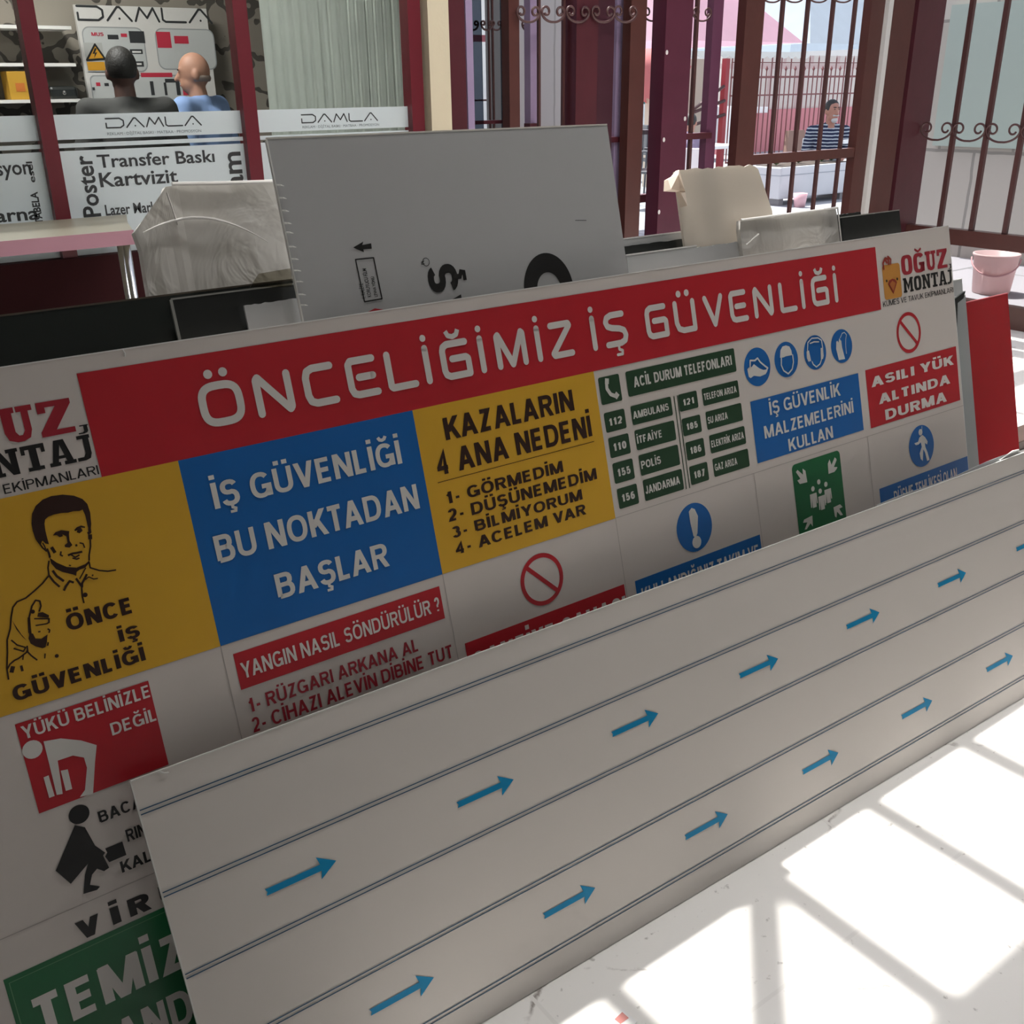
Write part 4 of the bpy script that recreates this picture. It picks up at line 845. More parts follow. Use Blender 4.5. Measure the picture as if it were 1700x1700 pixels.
# logos
SLAB = {
 'O': 'o', 'U': 'u', 'Z': 'z', 'G': 'g', 'M': 'm', 'N': 'n', 'T': 't', 'A': 'a', 'J': 'j'}
def slab(bm, ch, a, b, v0, v1, o):
    w = b - a; h = v1 - v0; s = w * .34; e = h * .17
    R = lambda x0, y0, x1, y1: rect(bm, SG, a + x0 * w, v0 + y0 * h, a + x1 * w, v0 + y1 * h, o)
    Q = lambda *p: face(bm, SG, [(a + x * w, v0 + y * h) for x, y in p], o + 2e-6)
    if ch in 'OĞ':
        n = 32
        for i in range(n):
            if ch == 'Ğ' and i in (0, 1, 2): continue
            t0, t1 = 2 * math.pi * i / n, 2 * math.pi * (i + 1) / n
            sg_ = lambda q: math.copysign(abs(q) ** .6, q)
            face(bm, SG, [(a + w / 2 + w / 2 * sg_(math.cos(t)) * k, v0 + h / 2 + h / 2 * sg_(math.sin(t)) * kk) for k, kk, t in ((.30, .66, t0), (1, 1, t0), (1, 1, t1), (.30, .66, t1))], o)
        if ch == 'Ğ': R(.5, .38, 1.02, .52); R(.68, .05, 1.0, .45); stroke(bm, SG, [(a + .2 * w, v1 + .22 * h), (a + .5 * w, v1 + .08 * h), (a + .8 * w, v1 + .22 * h)], .11 * h, o, caps=False)
    elif ch == 'U': R(0, .84, .5, 1); R(.55, .84, 1.0, 1); Q((.12, .9), (.12, .3), (.2, .08), (.42, 0), (.6, 0), (.8, .08), (.88, .3), (.88, .9), (.68, .9), (.68, .3), (.6, .18), (.5, .18), (.42, .3), (.42, .9))
    elif ch == 'Z': Q((.02, 1), (1, 1), (1, .86), (.45, .16), (.98, .16), (.98, 0), (0, 0), (0, .14), (.55, .84), (.25, .84), (.25, .68), (.02, .68))
    elif ch == 'M': R(0, 0, .36, .14); R(.64, 0, 1, .14); Q((0, 1), (.3, 1), (.5, .5), (.7, 1), (1, 1), (1, .86), (.93, .86), (.93, .1), (.7, .1), (.7, .65), (.52, .15), (.48, .15), (.3, .65), (.3, .1), (.07, .1), (.07, .86), (0, .86))
    elif ch == 'N': R(0, 0, .42, .14); R(.58, .86, 1, 1); Q((0, 1), (.38, 1), (.68, .42), (.68, .9), (.92, .9), (.92, 0), (.68, 0), (.32, .62), (.32, .1), (.1, .1), (.1, .86), (0, .86))
    elif ch == 'T': Q((0, 1), (1, 1), (1, .66), (.84, .66), (.84, .84), (.66, .84), (.66, .14), (.84, .14), (.84, 0), (.16, 0), (.16, .14), (.34, .14), (.34, .84), (.16, .84), (.16, .66), (0, .66))
    elif ch == 'A': R(-.04, 0, .4, .14); R(.56, 0, 1.04, .14); Q((.3, 1), (.7, 1), (.95, .1), (.68, .1), (.5, .8), (.32, .1), (.08, .1)); R(.3, .26, .7, .38)
    elif ch == 'J': Q((.2, 1), (1, 1), (1, .86), (.92, .86), (.92, .25), (.8, .06), (.5, 0), (0, 0), (0, .14), (.4, .14), (.55, .28), (.55, .86), (.2, .86))
def logo(du, parent, full):
    w = (2.541 - 2.321); bm = B(); q = (w - .012) / 4
    for i, ch in enumerate('OĞUZ'):
        if full or i > 0: slab(bm, ch, 2.3205 + du + i * q, 2.3205 + du + (i + 1) * q - .005, 1.0835, 1.1325, L1)
    obj('logo_lettering', bm, mat('logo_red', (.36, .02, .035), .35), parent, label='red slab letters')
    bm = B(); ws_ = dict(M=1.25, O=.95, N=1.1, T=.95, A=1.0, J=.7); x = 2.3215 + du; tot = sum(ws_[c] for c in 'MONTAJ')
    for ch in 'MONTAJ':
        ww = w * ws_[ch] / tot; slab(bm, ch, x, x + ww - .0035, 1.040, 1.0765, L1); x += ww
    slab(bm, 'J', 2.541 + du - .016, 2.541 + du - .001, 1.0785, 1.091, L1)
    obj('logo_lettering', bm, M_black, parent, label='black slab letters')
    bm = B(); text(bm, SG, 'KÜMES VE TAVUK EKİPMANLARI', 2.231 + du, 2.5395 + du, 1.0165, .0135, L1, -.008); obj('logo_lettering', bm, M_black, parent, label='thin black letters')
    if full:
        bm = B(); rect(bm, SG, 2.2405, 1.032, 2.3135, 1.117, L1, .008); obj('logo_emblem', bm, mat('emblem_orange', (.60, .27, .05), .4), parent, label='orange square chick head')
        bm = B(); u = 2.277
        for du_ in (-.023, .021): disc(bm, SG, u + du_, 1.078, .0035, L2, 12)
        obj('logo_emblem', bm, M_black, parent, label='two black eyes')
        bm = B(); face(bm, SG, [(u - .019, 1.070), (u - .012, 1.078), (u, 1.081), (u + .012, 1.078), (u + .019, 1.070), (u, 1.043)], L2)
        stroke(bm, SG, [(2.247, 1.108), (2.246, 1.122), (2.254, 1.131), (2.262, 1.122)], .006, L2); stroke(bm, SG, [(2.256, 1.133), (2.270, 1.130), (2.268, 1.118)], .006, L2); stroke(bm, SG, [(2.268, 1.136), (2.279, 1.128), (2.276, 1.117)], .0055, L2)
        obj('logo_emblem', bm, mat('emblem_red', (.30, .03, .02), .4), parent, label='red comb and beak outline')
        bm = B(); face(bm, SG, [(u - .013, 1.069), (u, 1.076), (u + .013, 1.069), (u, 1.050)], L3); obj('logo_emblem', bm, mat('emblem_beak', (.46, .14, .03), .4), parent, label='orange beak')
logo(0, sg, True); logo(-2.209, sg, False)
# portrait field
yp = panel('yellow_field', UL, VC, K[1], VBn, M_yel)
Cq = crop(0, 780, 4.25); bm = B()
def pq(*pts): return [S(*Cq(x, y)) for x, y in pts]
face(bm, SG, pq((222, 380), (225, 310), (250, 255), (300, 210), (360, 185), (440, 175), (520, 182), (580, 205), (615, 240), (635, 300), (643, 380), (640, 415), (622, 412), (612, 370), (600, 320), (582, 280), (560, 290), (515, 292), (480, 302), (430, 305), (380, 315), (340, 330), (318, 350), (313, 380), (320, 430), (332, 480), (345, 525), (320, 520), (300, 500), (275, 525), (250, 490), (230, 430)), L2)
face(bm, SG, pq((350, 620), (400, 655), (470, 685), (540, 690), (600, 665), (628, 640), (632, 652), (600, 690), (560, 705), (540, 720), (537, 748), (515, 738), (440, 720), (395, 700), (360, 660)), L2)
face(bm, SG, pq((372, 462), (390, 440), (430, 425), (488, 432), (486, 455), (490, 500), (510, 530), (490, 548), (458, 545), (455, 530), (475, 515), (468, 470), (440, 455), (442, 468), (420, 475), (400, 460)), L2)
face(bm, SG, pq((522, 425), (540, 405), (570, 392), (600, 400), (598, 410), (570, 406), (582, 430), (560, 448), (540, 440), (545, 425), (530, 432)), L2)
face(bm, SG, pq((262, 1035), (270, 1010), (300, 1003), (345, 1025), (343, 1043), (300, 1040)), L2)
face(bm, SG, pq((200, 1190), (208, 1150), (232, 1155), (250, 1190), (290, 1192), (335, 1160), (330, 1215), (320, 1250), (300, 1258), (250, 1245), (215, 1225)), L2)
face(bm, SG, pq((85, 1062), (110, 1100), (150, 1160), (190, 1205), (160, 1180), (115, 1125)), L2)
def ln(w, *pts): stroke(bm, SG, pq(*pts), w, L2, caps=False)
ln(.004, (630, 412), (634, 440), (618, 450)); ln(.0055, (634, 455), (636, 490)); ln(.0022, (636, 490), (638, 540), (628, 600), (628, 640))
ln(.0022, (290, 500), (282, 525), (300, 550), (330, 575)); ln(.0018, (300, 515), (312, 535), (322, 560)); ln(.003, (330, 555), (345, 590), (352, 620)); ln(.0045, (362, 545), (388, 585)); ln(.0022, (430, 575), (425, 600), (443, 608))
ln(.003, (478, 603), (510, 590), (545, 585), (580, 577)); ln(.0022, (500, 598), (530, 617), (560, 600)); ln(.0022, (510, 622), (540, 630), (560, 622)); ln(.003, (535, 525), (540, 540)); ln(.002, (560, 515), (585, 520), (597, 550)); ln(.0018, (485, 672), (500, 676))
ln(.0022, (345, 640), (338, 690), (345, 745)); ln(.0022, (345, 745), (300, 800), (240, 855), (180, 905), (120, 930), (90, 970), (78, 1040), (72, 1120), (50, 1200), (52, 1290), (48, 1400), (60, 1480)); ln(.003, (345, 745), (380, 790), (420, 825)); ln(.0035, (370, 710), (400, 750), (450, 785)); ln(.0032, (450, 852), (465, 820), (490, 785), (520, 795)); ln(.0018, (480, 790), (470, 810)); ln(.0032, (535, 765), (560, 800), (578, 825), (578, 800), (600, 760), (612, 735)); ln(.0022, (575, 820), (580, 890), (592, 940)); ln(.0022, (628, 650), (635, 690), (700, 710), (760, 715), (818, 706)); ln(.0018, (600, 775), (625, 755), (660, 770), (690, 765)); ln(.002, (655, 738), (650, 750)); ln(.0018, (605, 690), (560, 770))
c0 = pq((600, 882))[0]; disc(bm, SG, c0[0], c0[1], .0035, L2, 12); c0 = pq((400, 1312))[0]; disc(bm, SG, c0[0], c0[1], .0028, L2, 12); c0 = pq((230, 1000))[0]; disc(bm, SG, c0[0], c0[1], .003, L2, 12)
ln(.0024, (205, 1150), (200, 1060), (225, 960), (250, 920), (280, 925), (288, 960), (275, 1000)); ln(.0035, (203, 1040), (208, 1110), (214, 1165)); ln(.002, (240, 1050), (345, 1050)); ln(.0022, (345, 1045), (345, 1080)); ln(.002, (250, 1098), (330, 1085), (345, 1075)); ln(.002, (335, 1120), (350, 1130), (345, 1150)); ln(.002, (268, 1142), (285, 1140)); ln(.002, (340, 1215), (335, 1240)); ln(.0018, (318, 1295), (315, 1330)); ln(.0022, (190, 1240), (195, 1280), (170, 1300), (130, 1330), (100, 1345), (70, 1370), (48, 1410)); ln(.002, (78, 1200), (120, 1235), (180, 1252), (165, 1280), (95, 1260)); ln(.0022, (185, 1275), (220, 1310), (262, 1342)); ln(.0055, (92, 1385), (80, 1430)); ln(.0035, (148, 1380), (158, 1420)); ln(.0018, (165, 1300), (160, 1340))
obj('portrait_drawing', bm, mat('print_dark_brown', (.028, .008, .004), .4), yp)
bm = B()
T(bm, 'ÖNCE', Cq(465, 1080), Cq(943, 980), Cq(560, 1118), Cq(530, 1003), .05)
T(bm, 'İŞ', Cq(832, 1160), Cq(988, 1150), Cq(870, 1212), Cq(848, 1125), .05)
T(bm, 'GÜVENLİĞİ', Cq(90, 1590), Cq(1030, 1340), Cq(625, 1472), Cq(595, 1370), .05)
obj('lettering', bm, mat('print_dark_brown', (.028, .008, .004), .4), yp)
# blue field
bp_ = panel('blue_field', K[1], VC, K[2], VBn, M_blue); bm = B(); Cq = crop(0, 400, 2.8333); Cs = crop(600, 600, 3.4)
T(bm, 'İŞ GÜVENLİĞİ', Cq(1000, 1210), Cs(228, 560), Cq(1018, 1262), Cq(985, 1140), .028)
Ct = crop(300, 900, 3.4)
T(bm, 'BU NOKTADAN', Cq(1015, 1470), Cs(325, 800), Cq(1035, 1517), Cq(1000, 1390), .028)
T(bm, 'BAŞLAR', Ct(540, 270), Ct(1180, 130), Ct(555, 325), Ct(520, 185), .028)
obj('lettering', bm, M_pwhite, bp_)
# yellow list field
yf2 = panel('yellow_field', K[2], VC, K[3], VBn, M_yel); bm = B()
T(bm, 'KAZALARIN', Cs(465, 380), Cs(1197, 240), Cs(490, 445), Cs(462, 318), .035)
T(bm, '4 ANA NEDENİ', Cs(425, 600), Cs(1297, 380), Cs(870, 535), Cs(842, 410), .035)
T(bm, '1- GÖRMEDİM', Cs(475, 775), Cs(1137, 605), Cs(1108, 632), Cs(1093, 570), .035)
T(bm, '2- DÜŞÜNEMEDİM', Cs(490, 880), Cs(1327, 645), Cs(1300, 672), Cs(1285, 610), .035)
T(bm, '3- BİLMİYORUM', Cs(510, 970), Cs(1245, 760), Cs(1220, 787), Cs(1205, 730), .035)
T(bm, '4- ACELEM VAR', Cs(530, 1065), Cs(1265, 840), Cs(1235, 872), Cs(1218, 815), .035)
a, b = S(*Cs(430, 685)), S(*Cs(1312, 452)); stroke(bm, SG, [(a[0], (a[1] + b[1]) / 2), (b[0], (a[1] + b[1]) / 2)], .0012, L2, caps=False)
obj('lettering', bm, mat('print_dark_brown', (.028, .008, .004), .4), yf2)
# emergency numbers
Cp = crop(980, 500, 4.722)
def plate(x0, y0, x1, y1, name='phone_plate', r=.004):
    """plate from its top-left and bottom-right corners"""
    a, b = S(*Cp(x0, y0)), S(*Cp(x1, y1)); return panel(name, a[0], b[1], b[0], a[1], M_dgreen, r), a[0], b[1], b[0], a[1]
pl, u0, v0, u1, v1 = plate(58, 603, 251, 778); bm = B(); w, h = u1 - u0, v1 - v0
stroke(bm, SG, [(u0 + .36 * w, v0 + .78 * h), (u0 + .34 * w, v0 + .55 * h), (u0 + .48 * w, v0 + .32 * h), (u0 + .68 * w, v0 + .22 * h)], .14 * w, L2); stroke(bm, SG, [(u0 + .30 * w, v0 + .84 * h), (u0 + .48 * w, v0 + .80 * h)], .2 * w, L2, caps=False); stroke(bm, SG, [(u0 + .66 * w, v0 + .16 * h), (u0 + .82 * w, v0 + .30 * h)], .2 * w, L2, caps=False)
obj('phone_symbol', bm, M_pwhite, pl)
pl, u0, v0, u1, v1 = plate(272, 555, 1146, 550); bm = B(); h = v1 - v0
text(bm, SG, 'ACİL DURUM TELEFONLARI', u0 + .018, u1 - .012, v0 + h * .32, h * .42, L2, .04); obj('lettering', bm, M_pwhite, pl)
NUM = [((103, 880, 285, 993), '112', (312, 825, 648, 893), 'AMBULANS', .93, (685, 735, 848, 832), '121', (870, 688, 1170, 750), 'TELEFON ARIZA', .95),
 ((137, 1075, 318, 1190), '110', (343, 1015, 675, 1085), 'İTFAİYE', .66, (713, 925, 875, 1022), '185', (900, 870, 1197, 933), 'SU ARIZA', .58),
 ((170, 1275, 350, 1388), '155', (375, 1210, 705, 1280), 'POLİS', .52, (742, 1110, 903, 1210), '186', (928, 1055, 1222, 1115), 'ELEKTRİK ARIZA', .97),
 ((205, 1475, 383, 1583), '156', (408, 1405, 735, 1473), 'JANDARMA', .93, (772, 1300, 932, 1400), '187', (955, 1238, 1250, 1293), 'GAZ ARIZA', .66)]
for n1, s1, n2, s2, f2, n3, s3, n4, s4, f4 in NUM:
    for bx, s, f, num in ((n1, s1, .66, 1), (n2, s2, f2, 0), (n3, s3, .62, 1), (n4, s4, f4, 0)):
        pl, u0, v0, u1, v1 = plate(*bx); w, h = u1 - u0, v1 - v0; bm = B()
        if num: text(bm, SG, s, u0 + w * (1 - f) / 2, u0 + w * (1 + f) / 2, v0 + h * .3, h * .38, L2, .045)
        else: text(bm, SG, s, u0 + w * .03, u0 + w * (.03 + f * .95), v0 + h * .32, h * .38, L2, .035)
        obj('lettering', bm, M_pwhite, pl)
bm = B(); 
for x0, y0, x1, y1 in ((655, 745, 752, 1473), (682, 738, 777, 1466)):
    a, b = S(*Cp(x0, y0)), S(*Cp(x1, y1)); u = (a[0] + b[0]) / 2; rect(bm, SG, u - .0012, b[1], u + .0012, a[1], L1)
obj('divider_line', bm, M_dgreen, sg)
# mandatory symbols
Cc = crop(1220, 530, 7.727)
def circ(top, bot, C_, m=M_blue, name='blue_disc'):
    a, b = S(*C_(*top)), S(*C_(*bot)); c = ((a[0] + b[0]) / 2, (a[1] + b[1]) / 2); r = (a[1] - b[1]) / 2
    bm = B(); disc(bm, SG, c[0], c[1], r, L1, 48); return obj(name, bm, m, sg), c, r
def sym(par, C_, polys=(), lines=(), w=.0025, name='white_symbol', discs=()):
    bm = B()
    for i, p in enumerate(polys): face(bm, SG, [S(*C_(x, y)) for x, y in p], L2 + i * 1e-5)
    for p in lines: stroke(bm, SG, [S(*C_(x, y)) for x, y in p], w, L3)
    for x, y, r in discs: q = S(*C_(x, y)); disc(bm, SG, q[0], q[1], r, L2, 20)
    obj(name, bm, M_pwhite, par)
p, c, r = circ((283, 360), (290, 862), Cc)
sym(p, Cc, [[(155, 640), (180, 615), (210, 615), (240, 575), (270, 600), (310, 630), (360, 650), (400, 645), (415, 660), (390, 705), (320, 735), (240, 725), (200, 755), (175, 740), (165, 690)]], [[(190, 600), (190, 530), (250, 530), (285, 500), (320, 550), (380, 600), (415, 625), (400, 655)], [(190, 600), (195, 640)]], .004)
p, c, r = circ((655, 287), (662, 748), Cc)
sym(p, Cc, [[(575, 495), (580, 400), (605, 350), (650, 335), (695, 350), (720, 400), (730, 460), (650, 475), (620, 490)]], [[(590, 500), (590, 590), (620, 660), (680, 700), (730, 640), (745, 550), (735, 460)]], .0035)
p, c, r = circ((1025, 202), (1030, 650), Cc)
sym(p, Cc, [[(915, 415), (945, 400), (975, 535), (940, 545), (920, 500)], [(1095, 370), (1125, 365), (1135, 470), (1125, 510), (1100, 515)]], [[(925, 400), (930, 300), (980, 245), (1060, 240), (1105, 270), (1120, 370)], [(985, 545), (1000, 580), (1040, 612), (1085, 575), (1105, 520)], [(960, 310), (1010, 290), (1070, 290)]], .003)
p, c, r = circ((1365, 125), (1372, 562), Cc)
sym(p, Cc, [[(1295, 380), (1297, 290), (1310, 275), (1325, 300), (1335, 240), (1350, 270), (1360, 275), (1370, 360), (1410, 510), (1330, 525), (1310, 440)]], [[(1345, 240), (1370, 180), (1400, 170), (1425, 200), (1415, 260), (1415, 330), (1420, 400), (1425, 440)]], .002)
Cr_ = crop(1200, 360, 3.4)
a, b = S(*Cr_(150, 1048)), S(*Cr_(797, 1200)); a2, b2 = S(*Cr_(760, 880)), S(*Cr_(200, 1393))
pb = panel('blue_field', (a[0] + b2[0]) / 2, (b[1] + b2[1]) / 2, (b[0] + a2[0]) / 2, (a[1] + a2[1]) / 2, M_blue); bm = B()
T(bm, 'İŞ GÜVENLİK', Cr_(262, 1090), Cr_(662, 990), Cr_(270, 1118), Cr_(258, 1045), .02)
T(bm, 'MALZEMELERİNİ', Cr_(232, 1215), Cr_(735, 1080), Cr_(240, 1252), Cr_(228, 1183), .02)
T(bm, 'KULLAN', Cr_(370, 1295), Cr_(620, 1225), Cr_(378, 1322), Cr_(366, 1255), .02); obj('lettering', bm, M_pwhite, pb)
a, b = S(*Cr_(802, 868)), S(*Cr_(1340, 1035)); a2, b2 = S(*Cr_(1314, 730)), S(*Cr_(836, 1193))
pr = panel('red_field', (a[0] + b2[0]) / 2, (b[1] + b2[1]) / 2, (b[0] + a2[0]) / 2, (a[1] + a2[1]) / 2, M_red); bm = B()
T(bm, 'ASILI YÜK', Cr_(835, 930), Cr_(1300, 805), Cr_(840, 963), Cr_(830, 908), .05)
T(bm, 'ALTINDA', Cr_(878, 1030), Cr_(1280, 915), Cr_(885, 1058), Cr_(875, 1003), .05)
T(bm, 'DURMA', Cr_(915, 1120), Cr_(1262, 1025), Cr_(922, 1148), Cr_(912, 1090), .05); obj('lettering', bm, M_pwhite, pr)
def prohib(top, bot, sl, C_, wr):
    a, b = S(*C_(*top)), S(*C_(*bot)); c = ((a[0] + b[0]) / 2, (a[1] + b[1]) / 2); r = (a[1] - b[1]) / 2; bm = B(); ring(bm, SG, c[0], c[1], r, r * wr, L1)
    k = r * (1 - wr * .6) * .7071; stroke(bm, SG, [(c[0] - k, c[1] + k), (c[0] + k, c[1] - k)], r * wr, L1 + 3e-5, caps=False); obj('prohibition_ring', bm, M_red, sg)
prohib((600, 953), (630, 1337), None, crop(1400, 350, 5.667), .17)
Ce = crop(700, 800, 2.8333); prohib((563, 333), (570, 583), None, Ce, .17)
p, c, r = circ((1281, 97), (1285, 330), Ce)
sym(p, Ce, [[(1255, 140), (1268, 122), (1283, 128), (1298, 160), (1296, 240), (1288, 262), (1277, 255), (1262, 190)]], [], discs=[(1293, 283, .0135)])
def lowfield(nm, a, b, bot, m, s, tl, tr, cap, bold=.03):
    a, b = S(*a), S(*b); f = panel(nm, a[0], bot, b[0], (a[1] + b[1]) / 2, m); bm = B(); p, q = S(*tl), S(*tr); v = (p[1] + q[1]) / 2
    text(bm, SG, s, p[0], q[0], v - cap, cap, L2, bold); obj('lettering', bm, M_pwhite, f)
lowfield('red_field', Ce(202, 760), Ce(951, 481), .52, M_red, 'ŞANTİYE SAHASI', Ce(235, 800), Ce(955, 535), .045, .05)
lowfield('blue_field', Ce(1002, 466), Ce(1590, 248), .50, M_blue, 'KULLANDIĞINIZ TAKIM VE', Ce(1030, 500), Ce(1582, 293), .034, .02)
Cf = crop(1400, 700, 5.667)
lowfield('blue_field', Cf(337, 632), Cf(1166, 325), .48, M_blue, 'DÜŞME TEHLİKESİ OLAN', Cf(470, 655), Cf(1062, 432), .034, .02)
p, c, r = circ((732, 30), (738, 427), Cf)
sym(p, Cf, [[(665, 205), (700, 190), (712, 150), (740, 125), (765, 145), (790, 185), (785, 215), (765, 200), (768, 235), (790, 290), (808, 360), (785, 370), (765, 290), (750, 260), (748, 300), (745, 370), (725, 350), (715, 300), (735, 235), (725, 195), (705, 215), (680, 222)]], [[(735, 90), (735, 45)]], .002, discs=[(723, 100, .0085)])
# assembly point
Cg = crop(1300, 740, 11.333)
a = S(*Cg(178, 400)); b = S(*Cg(1040, 115)); u0 = (S(*Cg(170, 520))[0] + S(*Cg(240, 1100))[0]) / 2; u1 = (S(*Cg(1060, 240))[0] + S(*Cg(1175, 1100))[0]) / 2
gp_ = panel('green_field', u0, .46, u1, S(*Cg(600, 225))[1], M_green, .012)
bm = B()
for pts in ([(235, 495), (265, 455), (370, 545), (360, 430), (415, 470), (450, 685), (310, 720), (262, 655), (320, 620)], [(995, 245), (1000, 270), (950, 400), (1015, 400), (1000, 440), (960, 490), (850, 530), (835, 340), (868, 255), (905, 360), (965, 218)], [(545, 1310), (555, 1520), (510, 1460), (440, 1570), (400, 1580), (450, 1440), (370, 1450), (390, 1390)], [(1065, 1100), (1115, 1150), (1050, 1185), (1120, 1300), (1075, 1310), (1010, 1240), (1000, 1350), (970, 1330), (942, 1160)]):
    face(bm, SG, [S(*Cg(x, y)) for x, y in pts], L2)
obj('arrow_symbol', bm, M_pwhite, gp_)
bm = B()
for k, (hx, hy, bx, by) in enumerate(((665, 680, 665, 760), (555, 810, 560, 900), (797, 725, 830, 815), (690, 853, 715, 940))):
    q = S(*Cg(hx, hy)); oo = L2 + k * 1e-4; disc(bm, SG, q[0], q[1], .0062, oo, 20)
    if k:
        q = S(*Cg(bx, by)); u, v = q; 
        face(bm, SG, [(u - .0125, v), (u + .012, v), (u + .013, v - .026), (u + .0095, v - .026), (u + .008, v - .010), (u + .0075, v - .034), (u - .0065, v - .034), (u - .007, v - .010), (u - .0095, v - .032), (u - .013, v - .032)], oo)
obj('people_symbol', bm, M_pwhite, gp_)
# fire instructions
a, b = S(*Ct(293, 635)), S(*Ct(1492, 428)); a2, b2 = S(*Ct(1457, 247)), S(*Ct(343, 835))
rf = panel('red_field', (a[0] + b2[0]) / 2, (b[1] + b2[1]) / 2, (b[0] + a2[0]) / 2, (a[1] + a2[1]) / 2, M_red); bm = B()
T(bm, 'YANGIN NASIL SÖNDÜRÜLÜR ?', Ct(335, 700), Ct(1460, 350), Ct(372, 765), Ct(345, 680), .015); obj('lettering', bm, M_pwhite, rf)
bm = B()
T(bm, '1- RÜZGARI ARKANA AL', Ct(380, 920), Ct(1342, 590), Ct(500, 922), Ct(478, 848), .02)
T(bm, '2- CİHAZI ALEVİN DİBİNE TUT', Ct(405, 1040), Ct(1535, 625), Ct(605, 1003), Ct(583, 925), .02); obj('lettering', bm, mat('print_crimson', (.36, .015, .03), .35), sg, label='crimson fire instructions')
# lifting instructions
Cl = crop(0, 1130, 2.9825)
a, b = S(*Cl(75, 215)), S(*Cl(838, 412)); a2, b2 = S(*Cl(730, 2)), S(*Cl(192, 660))
rl = panel('red_field', (a[0] + b2[0]) / 2, (b[1] + b2[1]) / 2, (b[0] + a2[0]) / 2, (a[1] + a2[1]) / 2, M_red); bm = B()
T(bm, 'YÜKÜ BELİNİZLE', Cl(105, 250), Cl(745, 60), Cl(365, 208), Cl(350, 145), .02)
T(bm, 'DEĞİL', Cl(548, 240), Cl(775, 170), Cl(562, 270), Cl(547, 210), .02); obj('lettering', bm, M_pwhite, rl)
sym(rl, Cl, [[(215, 300), (300, 285), (400, 295), (478, 318), (470, 400), (460, 560), (395, 575), (420, 540), (430, 430), (415, 380), (360, 370), (285, 395), (310, 560), (280, 565), (245, 420)], [(215, 478), (240, 468), (270, 570), (243, 580)], [(300, 445), (335, 438), (357, 535), (325, 545)]], [], discs=[(160, 340, .0135)])
bm = B()
T(bm, 'BACAKLARI', Cl(488, 680), Cl(705, 610), Cl(500, 703), Cl(485, 648), .025, ref='BACA')
T(bm, 'RINIZLA', Cl(625, 770), Cl(722, 735), Cl(636, 797), Cl(622, 738), .025, ref='RIN')
T(bm, 'KALDIR', Cl(598, 925), Cl(752, 875), Cl(608, 950), Cl(596, 895), .025, ref='KAL')
obj('lettering', bm, M_black, sg, label='black lifting instructions')
bm = B()
for p in ([(370, 715), (420, 725), (470, 815), (520, 850), (510, 865), (540, 925), (515, 942), (480, 930), (455, 960), (445, 1010), (495, 1018), (480, 1035), (412, 1055), (420, 960), (435, 905), (350, 1005), (275, 940)], [(520, 830), (605, 795), (625, 862), (540, 898), (520, 870), (530, 850)]): face(bm, SG, [S(*Cl(x, y)) for x, y in p], L2)
q = S(*Cl(391, 661)); disc(bm, SG, q[0], q[1], .0145, L2, 28); obj('lifting_pictogram', bm, M_black, sg)
bm = B()
vbb = S(*Cl(690, 1155))[1]; vcc = S(*Cl(665, 1070))[1] - vbb
for ch, x0, y0, x1, y1 in (('V', 372, 1215, 492, 1180), ('İ', 545, 1150, 592, 1150), ('R', 632, 1120, 745, 1100), ('Ü', 785, 1050, 885, 1020), ('S', 920, 1000, 1020, 980)):
    text(bm, SG, ch, S(*Cl(x0, y0))[0], S(*Cl(x1, y1))[0], vbb, vcc, L2, .06)
obj('lettering', bm, M_black, sg, label='bold black headline letters')
gt = S(*Cl(500, 1262))[1]
gf = panel('green_field', UL + .01, .04, K[1] + .03, gt, M_green); bm = B()
v0 = S(*Cl(500, 1620))[1]; tp = S(*Cl(440, 1445))[1]
text(bm, SG, 'TEMİZLİK', S(*Cl(140, 1600))[0], S(*Cl(785, 1470))[0], v0, tp - v0, L2, .04, ref='TEMİ')
ua, ub = S(*Cl(555, 1690))[0], S(*Cl(950, 1600))[0]; v2 = S(*Cl(700, 1625))[1] - (tp - v0) * 1.0
text(bm, SG, 'ANDAÇ', ua, ub, v2, tp - v0, L2, .04, ref='AND'); obj('lettering', bm, M_pwhite, gf)
bm = B(); stroke(bm, SG, [(UL + .016, .05), (UL + .016, gt - .008), (K[1] + .022, gt - .008)], .0012, L2, caps=False); obj('border_line', bm, mat('pale_green_line', (.12, .30, .15), .4), gf)

# ================================================================ THE ARROW PANEL IN FRONT
ap = empty('arrow_panel', PN.at(1.4, 0, 0), 'large off-white panel with blue double lines and blue arrows leaning against the safety sign', 'panel')
PL, PR_, PT = .2354, 2.675, .6117
bm = B(); nu, nv = 60, 14
grid = [[None] * (nv + 1) for _ in range(nu + 1)]
for i in range(nu + 1):
    for j in range(nv + 1):
        u = PL + (PR_ - PL) * i / nu; v = .002 + (PT - .002) * j / nv
        grid[i][j] = bm.verts.new(PN.at(u, v, -.0006))
for i in range(nu):
    for j in range(nv): bm.faces.new((grid[i][j], grid[i + 1][j], grid[i + 1][j + 1], grid[i][j + 1]))
r_ = bmesh.ops.extrude_face_region(bm, geom=bm.faces[:]); 
for v in [g for g in r_['geom'] if isinstance(g, bmesh.types.BMVert)]: v.co -= PN.n * .006
obj('sheet', bm, M_panel, ap)
bm = B(); pslab(bm, PN, [(PL, PT - .0005), (PR_, PT - .0005), (PR_, PT + .0016), (PL, PT + .0016)], 0, .0068); pslab(bm, PN, [(PL - .0015, .002), (PL + .0004, .002), (PL + .0004, PT), (PL - .0015, PT)], 0, .0065)
a = PN.uv(264, 1283); tube(bm, [PN.at(a[0], PT + .001, .001), PN.at(a[0] + .006, PT - .004, .003), PN.at(a[0] + .013, PT - .006, .002)], .0012, 5)
obj('cut_edge', bm, mat('dull_white_cut', (.66, .65, .62), .5), ap)
